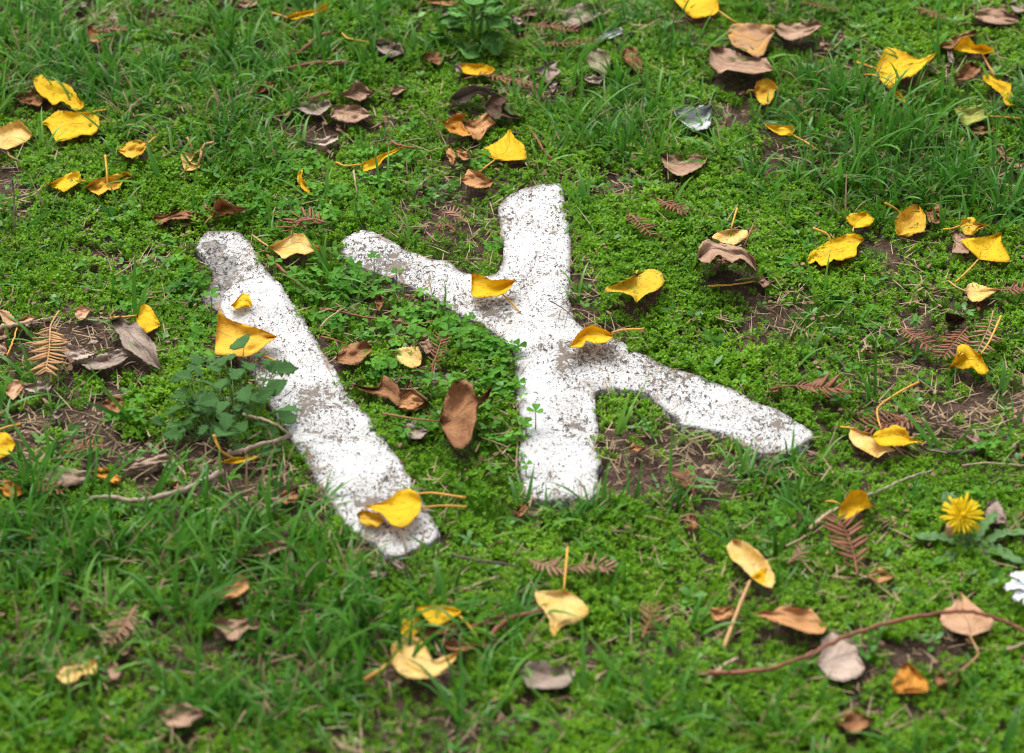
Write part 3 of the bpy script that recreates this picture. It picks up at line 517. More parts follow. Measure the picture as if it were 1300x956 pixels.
leaf('copper', 'T8', "540,838 570,828 602,835 585,850", 2, 'tiny rust-brown scrap in the green cover beyond the cross tip')
leaf('grey', 'B4', "1105,782 1130,730 1172,720 1217,790 1215,832 1150,832", 4, 'round pinkish grey leaf right behind the dandelion flower', h=(.012, .020, .004, .004), jit=.2)
leaf('tan', 'B3', "590,490 605,455 665,478 630,495", 2, 'small tan leaf in the bare patch under the right arm of the cross', h=(.01, .014, .003, .003))
leaf('copper', 'B3', "845,850 860,800 900,780 912,858 880,868", 2, 'coppery leaf below the bare patch near the cross foot')
leaf('copper', 'B3', "1250,215 1285,180 1310,190 1290,212", 2, 'tiny rusty leaf at the upper edge of the right arm of the cross')
leaf('copper', 'B3', "45,810 60,760 90,735 115,760 80,800", 2, 'rust-coloured leaf at the near foot of the cross')
leaf('tan', 'C3', "965,487 1000,490 1087,478 1075,522 1030,550 985,542", 2, 'small tan leaf left of a thick stalk, bottom right', h=(.016, .014, .004, .004))
leaf('tan', 'C4', "25,517 80,500 110,505 160,478 230,490 300,495 337,545 372,572 355,607 285,612 240,592 180,572 120,552", 7, 'tan-orange wavy leaf on edge above the red twig', h=(.024, .012, .004, .016), jit=.9)
leaf('bone', 'C4', "320,747 350,690 343,640 400,603 440,620 490,640 522,690 512,720 553,770 520,812 450,837 385,822", 6, 'whitish pink leaf lying under the red twig, bottom right', h=(.012, .014, .004, .006), jit=.9)
leaf('blush', 'C4', "1045,622 960,597 918,570 903,540 920,500 960,480 1000,413 1050,460 1100,500 1162,550 1140,592", 6, 'light tan heart-shaped leaf under the red twig near the right edge', stalk="1045,620 1080,690 1082,715 1000,790", h=(.014, .016, .003, .003), sh=.004)
leaf('orange', 'C4', "690,890 678,840 720,770 750,743 790,775 850,842 845,885", 3, 'orange-brown domed leaf at the bottom edge on the right', h=(.012, .022, .003, .003))
leaf('copper', 'C4', "878,802 990,788 1003,820 960,862 890,852", 2, 'brown leaf at the bottom edge below the light tan heart-shaped one')
leaf('tan', 'C4', "558,335 620,299 692,345 620,372", 2, 'small tan boat-shaped leaf below the rusty sprig left of the dandelion')
leaf('grey', 'C3', "72,792 110,743 190,738 230,770 290,748 337,780 322,842 250,870 110,862", 4, 'grey crumpled leaf at the bottom edge in the middle', h=(.014, .018, .006, .006), jit=1)
leaf('tan', 'C1', "990,442 1050,390 1100,343 1162,333 1178,390 1130,432 1050,450", 3, 'tan-orange boat-shaped leaf in the lower left grass', h=(.018, .024, .008, .003))
leaf('brown', 'C1', "998,570 1040,528 1080,545 1180,533 1228,560 1210,592 1170,582 1130,632 1080,642 1045,592", 4, 'double-lobed rosy leaf below the tan-orange boat-shaped one', h=(.016, .018, .005, .005))
leaf('brown', 'C1', "320,490 340,453 402,463 380,502", 2, 'small brown leaf lying under grass at the lower left')
leaf('brown', 'C1', "535,680 570,660 625,690 580,712", 2, 'small brown leaf below the dark feather sprig, lower left')
leaf('brown', 'C2', "-80,282 0,213 60,183 140,170 200,193 212,210 120,222 50,247 0,242", 5, 'long brown folded leaf left of the near end of the bar', h=(.012, .016, .012, .004))
leaf('brown', 'C2', "-30,560 0,533 35,540 40,580 0,592", 2, 'brown scrap at the right of the double-lobed leaf')
leaf('grey', 'C2', "548,317 600,280 645,320 600,352", 2, 'grey-brown scrap touching the near tip of the bar')
leaf('grey', 'C2', "640,252 700,268 742,312 700,322", 2, 'grey-brown scrap right of its twin at the near tip of the bar')
leaf('copper', 'C2', "800,592 900,570 1002,558 950,592 850,622 810,642", 2, 'rust-brown litter leaf under the bottom centre yellow leaves, upper of two')
leaf('copper', 'C2', "890,640 1000,650 1084,670 1000,692 920,682", 2, 'rust-brown litter leaf right of the big pale yellow one, lower of two')
leaf('orange', 'B1', "-10,652 30,630 80,650 107,690 70,712 20,702", 3, 'orange-brown leaf at the left edge below the round yellow one')
leaf('copper', 'B1', "485,265 520,240 582,243 570,302 545,322 500,302", 2, 'coppery leaf standing in the cover between weed and left edge', h=(.016, .020, .004, .004))
leaf('copper', 'B1', "800,660 830,635 880,640 860,675", 2, 'rusty leaf scrap above the weathered twig')
leaf('bone', 'B1', "375,350 400,322 427,345 405,372", 2, 'tiny whitish leaf scrap in the cover left of the weed')
leaf('grey', 'B1', "225,325 260,293 300,310 270,342", 2, 'small grey-tan scrap by the bare soil at the left')
leaf('tan', 'C1', "105,130 140,112 175,130 172,160 120,162", 2, 'tan leaf among long grass at the lower left', h=(.016, .018, .003, .003))
leaf('brown', 'C1', "285,312 320,300 350,330 310,335", 2, 'pinkish leaf tip in long grass at the lower left')
leaf('brown', 'C1', "500,760 530,735 575,770 560,830 520,820", 2, 'dull brown leaf at the bottom left right of the golden one')
leaf('copper', 'T6', "575,590 600,568 625,600 600,650 585,625", 2, 'rust scrap standing in the clover between the slabs')
leaf('brown', 'T6', "775,80 810,55 830,70 800,95", 2, 'small brown scrap in the moss beyond the inner corner of the cross')
leaf('brown', 'T6', "780,790 830,775 860,830 820,850", 2, 'brown scrap behind the dull golden leaf between the slabs')
# below the photograph's lower border the lawn goes on
leaf('brown', 'P', "200,905 235,892 262,905 240,922 214,922", 2, 'brown leaf in the nearest grass at the lower left')
leaf('copper', 'P', "1060,915 1085,900 1110,915 1085,932", 2, 'copper leaf nearest the viewer at the lower right')
# ------------------------------------------------------------------ feathery conifer sprigs
def strip_mesh(name, w, mat, n=4, bend=.12, taper=.7):
    v, f = [], []
    for i in range(n+1):
        s = i/n; ww = w*(1-taper*max(0, (s-.55)/.45)**1.5)*(.6+.4*min(1, s*5)); z = bend*s*s
        for (y, dz) in ((-ww, 0), (0, w*.5), (ww, 0), (0, -w*.25)): v.append((s, y, z+dz))
    for i in range(n):
        for k in range(4): f.append((i*4+k, i*4+(k+1) % 4, i*4+4+(k+1) % 4, i*4+4+k))
    f += [(3, 2, 1, 0), (n*4, n*4+1, n*4+2, n*4+3)]
    return mesh(name, v, f, mat)
NEEDLES = {}
def sprig(tile, axis, nl, n, label, mat=None, t0=.15, ang=58, h=(.012, .016), single=False, fan=1.0, nw=.10):
    mat = mat or M_NEED
    q = P(tile, axis); path = px_path(q, h[0]+.004, h[1]+.004, .003, 6); c = path[len(path)//2].copy(); c[2] = g(c[0], c[1])
    e = empty('conifer_sprig', c, label, 'conifer sprig', 'rusty conifer sprigs on the lawn')
    v, f = tube(path-c, .0013, .0007, 5, .1); link('stem', mesh('stem', v, f, mat), e)
    if mat.name not in NEEDLES: NEEDLES[mat.name] = [strip_mesh('needle', nw, mat, 4, random.uniform(-.05, .2)) for _ in range(3)]
    s = np.r_[0, np.cumsum(np.linalg.norm(np.diff(path, axis=0), axis=1))]; tot = s[-1]
    allv, allf = [], []
    for i in range(n):
        t = t0+(1-t0)*i/max(n-1, 1)
        p = np.array([np.interp(t*tot, s, path[:, k]) for k in range(3)]); p2 = np.array([np.interp(min(t+.06, 1)*tot, s, path[:, k]) for k in range(3)])
        p1 = np.array([np.interp(max(t-.06, 0)*tot, s, path[:, k]) for k in range(3)]); d = p2-p1; hd = math.atan2(d[1], d[0])
        prof = min(1, .45+1.6*min((t-t0)/(1-t0)+.05, (1-(t-t0)/(1-t0))*1.1+.12))
        for sd in (-1, 1):
            if random.random() < .06: continue
            L = nl*.00039*prof*random.uniform(.82, 1.1); a = hd+sd*R(ang*fan+random.uniform(-9, 9))*(1-.35*max(0, t-.8)/.2)
            M_ = Matrix.Translation(Vector(p-c)) @ Matrix.Rotation(a, 4, 'Z') @ Matrix.Rotation(R(random.uniform(-14, 2)), 4, 'Y') @ Matrix.Rotation(R(random.uniform(-35, 35)), 4, 'X') @ Matrix.Diagonal((L, L, L, 1))
            me = random.choice(NEEDLES[mat.name])
            if single: o = link('needle', me, e); o.matrix_local = M_
            else:
                o0 = len(allv); allv += [M_ @ w.co for w in me.vertices]; allf += [[x+o0 for x in pl.vertices] for pl in me.polygons]
    if not single:
        o = link('needles', mesh('needles', allv, allf, mat), e); o['kind'] = 'stuff'
    return e
sprig('B4', "100,200 180,186 250,186 340,196 446,198", 62, 13, 'rusty sprig lying beyond the tip of the right arm of the cross', t0=.36, single=True, h=(.014, .02))
sprig('T5', "278,650 240,715 235,780 230,850 215,930", 74, 17, 'tan sprig with long parallel needles at the left', M_NEEDT, t0=.3, single=True, h=(.016, .026), nw=.085)
sprig('B4', "830,335 760,350 690,362 560,382", 66, 12, 'rusty sprig under the pair of yellow leaves right of the cross', t0=.1, single=True, h=(.001, .006))
sprig('C4', "515,335 500,250 480,180 435,80", 70, 12, 'rusty sprig standing out left of the dandelion', t0=.1, single=True, h=(.014, .02))
sprig('T6', "345,232 290,215 230,215 185,268", 62, 10, 'rusty sprig with upright needles in clover beyond the slabs', t0=.05, single=True, h=(.024, .02))
sprig('B2', "850,140 852,90 870,40 905,-70", 34, 12, 'coppery sprig standing between the slabs', t0=.1, single=True, h=(.014, .03))
sprig('T8', "715,720 760,755 810,790 875,832", 48, 11, 'rusty sprig left of the three at the right', single=True)
sprig('T8', "1035,725 1000,765 970,800 925,862", 56, 11, 'rusty sprig in the middle of the three at the right', single=True)
sprig('T8', "1155,650 1140,710 1110,780 1075,850", 60, 11, 'faded sprig behind the hooded yellow leaf', M_NEEDP, single=True)
sprig('T8', "1165,548 1220,550 1270,545 1330,536", 40, 11, 'rusty sprig at the right edge beside the small pale yellow leaf', single=True)
sprig('T7', "580,180 620,215 650,245 690,285", 44, 10, 'small rusty sprig right of the far arm of the cross', single=True)
sprig('T7', "722,118 760,140 800,160 850,185", 40, 10, 'small rusty sprig higher up in the cover right of the cross', single=True)
sprig('T6', "960,275 940,255 910,245 880,260", 30, 7, 'crumpled rusty sprig in the moss by the inner corner of the cross', fan=.8)
sprig('T6', "1015,235 985,210 960,190 920,175", 36, 8, 'faded sprig above the crumpled one beyond the cross', M_NEEDP)
sprig('C3', "110,262 170,285 230,300 290,305", 46, 9, 'faded sprig at the foot of the cross, left half', M_NEEDP, single=True)
sprig('C3', "300,308 360,300 420,290 490,305", 50, 9, 'faded sprig at the foot of the cross, right half', M_NEEDP, single=True)
sprig('C3', "650,635 670,585 690,540 700,485", 44, 8, 'rusty sprig in low cover at the bottom right of centre')
sprig('C1', "640,478 610,530 575,590 525,648", 48, 11, 'dark brown feather-like sprig in the lower left grass', M_NEEDP)
sprig('C4', "185,280 215,255 245,230 262,205", 30, 7, 'pinkish sprig by the stalk of the curled pale yellow leaf', M_NEEDP)
sprig('T3', "92,112 160,120 230,122 335,142", 44, 12, 'bright rusty sprig at the top beside the rounded grey-tan leaf', h=(.016, .02))
sprig('T3', "140,214 230,205 330,205 425,192", 34, 12, 'dull rusty sprig just below the bright one at the top')
sprig('T4', "790,38 830,50 870,65 918,82", 36, 9, 'rusty sprig in the cover near the top right corner')
sprig('T2', "1000,372 1100,352 1190,372 1300,400", 34, 13, 'rusty sprig beneath the bright yellow leaf at the top centre')
sprig('B1', "305,495 360,488 410,470 470,462", 40, 8, 'red-brown sprig above the weathered twig')
sprig('B1', "140,640 190,655 235,665 282,682", 44, 8, 'red-brown sprig at the left beneath long grass blades')
sprig('T1', "455,150 500,140 545,135 590,142", 30, 8, 'faded sprig beside the tan leaf in the upper left grass', M_NEEDP)
sprig('B3', "900,700 880,660 850,620 830,590", 40, 9, 'faded rusty sprig in the bare patch right of the cross foot', M_NEED)
sprig('T4', "230,8 290,18 350,35 420,50", 26, 9, 'rusty sprig at the top edge right of the large yellow leaf')

# ------------------------------------------------------------------ twigs and dry stems
def twig(tile, pts, r0, r1, label, mat, h=(.010, .010), mid=.004, cat='twig', name='twig', seg=7, side=()):
    path = px_path(P(tile, pts), h[0], h[1], mid, 6); path = path+rng.normal(0, r0*.22, path.shape); c = path.mean(0); c[2] = g(c[0], c[1])
    v, f = tube(path-c, r0, r1, seg, .16)
    for sp in side:
        p2 = px_path(P(tile, sp), h[0], h[1], .002, 5); v2, f2 = tube(p2-c, r1*.9, r1*.5, 5, .2); o = len(v); v += v2; f += [tuple(i+o for i in q) for q in f2]
    return tag(link(name, mesh(name, v, f, mat), None, c), label, cat, 'twigs and dry stems on the lawn')
twig('C4', "-250,796 -100,797 0,790 120,775 280,712 400,650 620,570 780,535 900,515 1000,505 1090,515 1200,548 1270,580 1330,625", .0026, .0019, 'long red twig curving across two pale leaves at the bottom right', M_TWIGR, (.014, .020), .012, side=("640,565 645,530 655,515",))
twig('B1', "430,712 520,708 590,722 680,725 760,705 860,680 950,637 1050,592", .0022, .0042, 'weathered grey twig at the foot of the leafy weed', M_TWIGG, (.012, .016), .006)
twig('C2', "1090,680 1120,625 1190,560 1260,525 1400,488", .0032, .0022, 'red-brown twig running to the bell-shaped yellow leaf', M_TWIGR, (.010, .014), side=("1010,585 1100,555 1190,520",))
twig('B4', "785,455 850,488 905,492 960,500 1070,490", .0016, .0028, 'dark twig curving right of the pair of yellow leaves', M_TWIGD, side=("870,470 890,450 912,435",))
twig('B4', "560,702 640,672 700,640 790,607 872,584", .0020, .0010, 'thin tan twig between the deep yellow folded leaf and the dandelion', M_TWIGG)
twig('B4', "1010,562 1120,550 1310,560", .0011, .0009, 'thin straw running out at the right edge above the dandelion', M_STRAW, (.006, .009))
twig('B4', "290,862 340,815 390,780 440,752", .0030, .0018, 'short straw-coloured stem under the deep yellow folded leaf', M_STRAW)
twig('C4', "180,198 220,178 270,150", .0016, .0010, 'pale straw stub below the straw-coloured stem', M_STRAW)
twig('C2', "940,240 1020,256 1100,270 1180,280 1262,297", .0015, .0012, 'dark straight twig between bar and cross at their near ends', M_TWIGD, (.016, .02))
twig('C2', "975,412 1040,385 1100,362 1165,340", .0014, .001, 'thin straw lying below the dark straight twig', M_STRAW)
twig('C3', "945,845 1000,795 1050,750 1100,728", .0026, .0018, 'pale stem crossing the left end of the long red twig', M_STRAW, (.010, .012))
twig('C3', "425,838 450,810 480,788", .002, .0016, 'short pale stem at the bottom edge', M_STRAW)
twig('T2', "190,265 240,235 290,190 330,165 382,150", .0026, .0020, 'knobbly red-brown twig, upper of two in the top left grass', M_TWIGR, (.012, .02))
twig('T2', "105,332 200,315 300,298 380,297 452,297", .0020, .0036, 'thick red-brown twig, lower of two in the top left grass', M_TWIGR, (.012, .016))
twig('T2', "258,470 310,455 372,432", .0018, .0015, 'thin red twig touching the grey flat leaf', M_TWIGR)
twig('T2', "425,155 450,180 500,190 555,200", .0013, .0009, 'thin yellow stalk left of the grey shiny leaf', M_STALK, (.02, .016), name='leaf_stalk', cat='stalk')
twig('T3', "-20,370 50,385 110,402 192,428", .0030, .0016, 'red-brown twig pointing at the star-shaped tan leaf', M_TWIGR)
twig('T3', "112,592 140,635 165,672 190,712 225,750", .0018, .0014, 'thin red twig in the grass right of the wide yellow leaf', M_TWIGR)
twig('T2', "655,660 680,682 715,690 770,700", .0022, .0014, 'short red twig at the end of the yellow strip', M_TWIGR)
twig('T5', "70,285 68,200 66,100 58,30", .0017, .0010, 'upright dark stem in the cover at the left', M_TWIGD, (.0, .05), 0)
twig('T5', "538,485 590,452 655,408", .0009, .0006, 'pale dry straw slanting in the cover left of the bar', M_STRAW, (.012, .02))
twig('T5', "965,145 975,165 1002,180", .0016, .0012, 'tiny red stalk beside the tan upright leaf', M_TWIGR, (.02, .014))
twig('T5', "-20,735 60,715 140,705 222,690", .0030, .0022, 'tan stem lying at the left edge above the tan sprig', M_STRAW)
twig('T5', "20,880 45,835 62,790 80,730", .0014, .0010, 'thin orange stalk left of the tan sprig', M_STALK, (.01, .02))
twig('T6', "75,390 130,445 190,495 250,545 330,600", .0022, .0014, 'long rusty stem lying along the right side of the bar', M_TWIGR, (.016, .012))
twig('T6', "330,640 430,655 540,680 640,690 750,712 860,700", .0014, .0010, 'thin rusty stem through the clover between the slabs', M_TWIGR)
twig('T6', "325,770 370,780 405,790 440,803", .0012, .0008, 'short orange stem pointing at the pitted coppery leaf', M_TWIGR)
twig('T6', "325,725 350,692 400,655 440,632", .0013, .0008, 'pale bent straw in the clover between the slabs', M_STRAW, (.02, .02))
twig('T6', "480,-10 488,50 498,108", .0014, .0010, 'pale upright straw in clover beyond the slabs', M_STRAW, (.03, .008))
twig('T7', "965,532 1030,528 1095,522 1180,512", .0014, .0010, 'orange stalk on the soil below the hollow brown leaf', M_STALK)
twig('T7', "1090,505 1130,497 1190,490", .001, .0008, 'grey straw just above the orange stalk', M_STRAW)
twig('C4', "1185,690 1240,680 1320,650", .0020, .0014, 'tan straw near the right edge below the red twig', M_STRAW)
twig('B1', "1150,320 1200,335 1260,350 1330,385 1380,420", .0022, .0012, 'pale dry stalk across the right side of the leafy weed', M_STRAW, (.03, .025))
twig('B1', "1080,500 1150,490 1220,465 1300,445 1370,420", .0034, .0022, 'thick greyish stem lying by the bar below the weed', M_TWIGG, (.014, .024))
twig('T7', "215,600 260,625 300,655 335,688", .0007, .0005, 'thin dark twig on the slab above the arched yellow leaf', M_TWIGD, (.022, .022), .001, side=("270,640 262,665 258,690", "300,660 290,700 283,735"))
def bark(tile, ol, tip, label, h=(.012, .012, .003, .003, .004)):
    me, c = blade_mesh('bark_strip', P(tile, ol), tip, M_BARK, h, M=16, K=3, ser=.5, jit=1.0, thick=.0025)
    tag(link('bark_strip', me, None, c), label, 'bark', 'strips of bark on the lawn')
bark('B4', "880,366 912,350 990,383 1065,413 1102,445 1080,457 1000,402", 4, 'flat bark strip on the cover right of the pair of yellow leaves')
bark('B1', "548,562 640,533 780,504 825,535 700,557 590,582", 3, 'tan bark strip above the weathered twig')
bark('B1', "180,605 260,560 340,575 440,590 400,640 300,655 215,630", 3, 'flaky grey bark piece at the left beneath the tan strip')
bark('T5', "100,700 150,690 232,685 200,705 130,722", 2, 'dark bark strip at the left above the tan sprig')

# ------------------------------------------------------------------ living plants that stand out
def template(name, half, mat, M=16, K=3, fold=.12, droop=.15, ser=.0, jit=.0, wave=.02):
    h = np.array(half, float)*100; o = np.vstack([h, (h*[1, -1])[-2:0:-1]]); pts, U, T = leaf_grid(o, len(h)-1, M, K, ser, jit)
    pts = pts/100; u, t = np.meshgrid(U, T)
    z = fold*np.abs(pts[..., 1])-droop*pts[..., 0]**2+wave*np.sin(9*t+3*u)*np.abs(u)
    v = np.stack([pts[..., 0], pts[..., 1], z], -1).reshape(-1, 3); n = len(v); i = np.arange(n).reshape(M+1, U.size)
    loop = list(i[0, :])+list(i[1:, -1])+list(i[-1, -2::-1])+list(i[-2:0:-1, 0]); F = blade_faces(M, U.size)
    uv = np.stack([(u+1)/2, t], -1).reshape(-1, 2)
    return mesh(name, np.vstack([v, v-[0, 0, .012]]), list(map(tuple, F))+[tuple(q[::-1]+n) for q in F]+[(a, a+n, b+n, b) for a, b in zip(loop, loop[1:]+loop[:1])], mat, np.vstack([uv, uv]))
def place(name, me, parent, c, p, hd, pitch, roll, size):
    o = link(name, me, parent)
    o.matrix_local = Matrix.Translation(Vector([float(q) for q in (np.asarray(p)-c)])) @ Matrix.Rotation(hd, 4, 'Z') @ Matrix.Rotation(-pitch, 4, 'Y') @ Matrix.Rotation(roll, 4, 'X') @ Matrix.Diagonal((size, size, size, 1))
    return o
# leafy weed beside the bar
WEEDT = [template('leaf', h_, LM['weed'], 34, 3, .15, .18, 1.6, 1.4) for h_ in (
    [(0, 0), (.10, .04), (.15, .30), (.25, .22), (.30, .20), (.36, .46), (.46, .30), (.54, .24), (.62, .36), (.70, .20), (.82, .15), (1, 0)],
    [(0, 0), (.10, .06), (.2, .40), (.30, .27), (.40, .24), (.48, .40), (.57, .25), (.68, .26), (.82, .10), (1, 0)],
    [(0, 0), (.10, .10), (.2, .3), (.38, .38), (.55, .34), (.7, .27), (.86, .14), (1, 0)])]
def weed():
    b = at(283, 548, 0); e = empty('leafy_weed', b, 'dark green bushy weed with lobed leaves growing against the left side of the bar', 'weed')
    zx = lambda X, Y: (200+X/4.345, 400+Y/4.345)
    L = [(475, 180, 125, .085, 115), (545, 235, 75, .07, 60), (290, 262, 66, .06, 100), (375, 275, 112, .065, 130), (480, 300, 85, .06, 70), (640, 300, 110, .06, 20),
         (655, 320, 80, .05, -60), (205, 350, 85, .05, 170), (250, 345, 75, .055, 140), (230, 285, 85, .055, 120), (275, 440, 55, .05, 200), (470, 395, 118, .065, -90),
         (345, 455, 125, .06, 215), (440, 490, 66, .05, -70), (320, 545, 88, .04, 190), (550, 360, 100, .05, 30), (600, 440, 100, .045, 10), (625, 540, 145, .04, -10),
         (490, 520, 60, .045, -60), (175, 520, 90, .035, 185), (105, 550, 46, .03, 180), (215, 565, 66, .035, 200), (270, 600, 60, .035, 240), (150, 665, 86, .03, 200),
         (45, 600, 66, .02, 190), (350, 590, 90, .04, 260), (400, 640, 130, .035, 255), (215, 500, 95, .04, 170), (140, 600, 80, .03, 210), (400, 360, 90, .06, 60),
         (345, 320, 80, .06, 140), (250, 470, 66, .045, 160), (530, 590, 70, .03, -30), (450, 590, 80, .035, -80), (300, 500, 90, .05, 180), (380, 530, 100, .05, -100),
         (310, 390, 80, .06, 150), (430, 330, 80, .06, 90), (540, 470, 90, .045, 0), (180, 430, 70, .04, 175), (350, 410, 90, .055, 100), (500, 440, 80, .05, -20),
         (260, 540, 70, .035, 190), (590, 640, 60, .02, -40), (440, 700, 70, .02, -80), (300, 660, 70, .025, 220), (560, 760, 90, .015, -10), (390, 470, 80, .055, 250)]
    L = L+[(X+random.uniform(-60, 60), Y+random.uniform(-45, 45), s*random.uniform(.6, .9), h*random.uniform(.5, .9), hd+random.uniform(-50, 50)) for (X, Y, s, h, hd) in L[3::2]]
    sv, sf = [], []
    crowns = [at(283, 552, 0), at(300, 540, 0), at(268, 548, 0), at(255, 558, 0), at(318, 545, 0)]
    for (X, Y, s, h, hd) in L:
        px, py = zx(X, Y); p = at(px, py, h*random.uniform(.85, 1.1)); cr = min(crowns, key=lambda q: np.hypot(*(q-p)[:2])+random.uniform(0, .02))
        place('leaf', random.choice(WEEDT), e, b, p, R(hd+random.uniform(-18, 18)), R(random.uniform(-20, 40)), R(random.uniform(-32, 32)), s/4.345*.00128)
        m = (cr*.45+p*.55)+np.array([0, 0, -.006]); path = catmull([cr-b, m-b, p-b], 4); v, f = tube(path, .0011, .0006, 5, .1); o = len(sv); sv += v; sf += [tuple(i+o for i in q) for q in f]
    link('stem', mesh('stem', sv, sf, M_GSTALK), e)
    FOOT.append(np.array([(b+[math.cos(a)*.035, math.sin(a)*.03, 0])[:2] for a in np.linspace(0, 6.28, 12)[:-1]]))
weed()
# dandelion
DANT = [template('leaf', [(0, 0), (.14, .025), (.20, .10), (.27, .045), (.34, .13), (.42, .06), (.49, .16), (.58, .075), (.66, .18), (.75, .10), (.84, .14), (1, 0)], LM['dandy'], 36, 3, .25, d, 0, 1.0, .03) for d in (.08, .22)]
def dandelion():
    b = at(1233, 702, 0); e = empty('dandelion', b, 'dandelion with one open yellow flower and toothed leaves at the lower right', 'dandelion')
    hc = at(1222, 655, .042); v, f = tube(catmull([np.zeros(3), (hc-b)*.5+[.004, 0, .002], hc-b], 5), .0019, .0015, 7, .05); link('stem', mesh('stem', v, f, M_GSTALK), e)
    fh = bpy.data.objects.new('flower_head', None); COL.objects.link(fh); fh.parent = e; fh.empty_display_size = .01
    fh.matrix_local = Matrix.Translation(Vector((hc-b).tolist())) @ Matrix.Rotation(R(30), 4, 'X')
    pm = [strip_mesh('petal', .092, M_PETAL, 4, bd, .35) for bd in (-.15, .05, .2)]
    for (n, L, el, mm) in ((24, .0222, 2, 0), (20, .0175, 13, 1), (14, .0118, 30, 1), (9, .0075, 58, 2)):
        for i in range(n):
            s = L*random.uniform(.85, 1.1); o = link('petal', random.choice(pm), fh)
            o.matrix_local = Matrix.Rotation(2*math.pi*(i+random.uniform(-.3, .3))/n, 4, 'Z') @ Matrix.Rotation(-R(el+random.uniform(-7, 7)), 4, 'Y') @ Matrix.Translation((.002, 0, 0)) @ Matrix.Diagonal((s, s*1.05, s, 1))
    bm_v, bm_f = tube([(0, 0, -.010), (0, 0, -.005), (0, 0, .002), (0, 0, .006)], .004, .0032, 10); link('receptacle', mesh('receptacle', bm_v, bm_f, M_PETALC), fh)
    for (tx, ty, h, pit, L) in ((1172, 648, .03, 38, .07), (1192, 718, .012, 5, 0), (1284, 712, .02, 12, 0), (1305, 682, .03, 16, 0), (1266, 735, .01, 3, 0), (1200, 640, .04, 40, .05), (1262, 668, .025, 22, 0), (1158, 690, .012, 8, 0), (1300, 725, .02, 8, 0)):
        t = at(tx, ty, 0)-b; L = L or np.hypot(t[0], t[1]); place('leaf', random.choice(DANT), e, b, b+[0, 0, .008], math.atan2(t[1], t[0]), R(pit), R(random.uniform(-20, 20)), L)
    bd = at(1206, 675, .03); v, f = tube(catmull([np.zeros(3), (bd-b)*.6, bd-b], 4), .0014, .0012, 6); link('stem', mesh('stem', v, f, M_GSTALK), e)
    prof = [(-.006, .0025), (-.004, .0045), (0, .0052), (.005, .0042), (.010, .0030), (.0125, .0012)]; v, f = [], []
    for z, r in prof:
        for k in range(10): v.append((r*math.cos(k*.6283), r*math.sin(k*.6283), z))
    for i in range(5):
        for k in range(10): f.append((i*10+k, i*10+(k+1) % 10, i*10+10+(k+1) % 10, i*10+10+k))
    f += [tuple(range(10))[::-1], tuple(range(50, 60))]
    o = link('bud', mesh('bud', v, f, LM['blush'], np.zeros((60, 2))), e); o.location = (bd-b).tolist(); o.rotation_euler = (.3, -.3, 0)
dandelion()
def white_flower():
    b = at(1318, 770, 0); e = empty('white_flower', b, 'white flower with ragged petals cut by the right edge of the frame', 'flower'); hc = at(1312, 748, .03)
    v, f = tube(catmull([np.zeros(3), (hc-b)*.5, hc-b], 4), .0014, .0012, 6); link('stem', mesh('stem', v, f, M_GSTALK), e)
    T = template('petal', [(0, 0), (.2, .12), (.4, .2), (.55, .17), (.72, .26), (.8, .15), (.93, .2), (.9, .07), (1, 0)], M_WPETAL, 18, 3, .25, .18, 1.0, 1.5, .07)
    for i, a in enumerate((178, 215, 250, 130, 285, 325, 10, 60, 95)): place('petal', T, e, b, hc, R(a), R(random.uniform(0, 18)), R(random.uniform(-20, 20)), .031*random.uniform(.9, 1.1))
    v, f = tube([hc-b+[0, 0, -.004], hc-b+[0, 0, .003]], .004, .003, 8); link('centre', mesh('centre', v, f, M_PETALC), e)
white_flower()
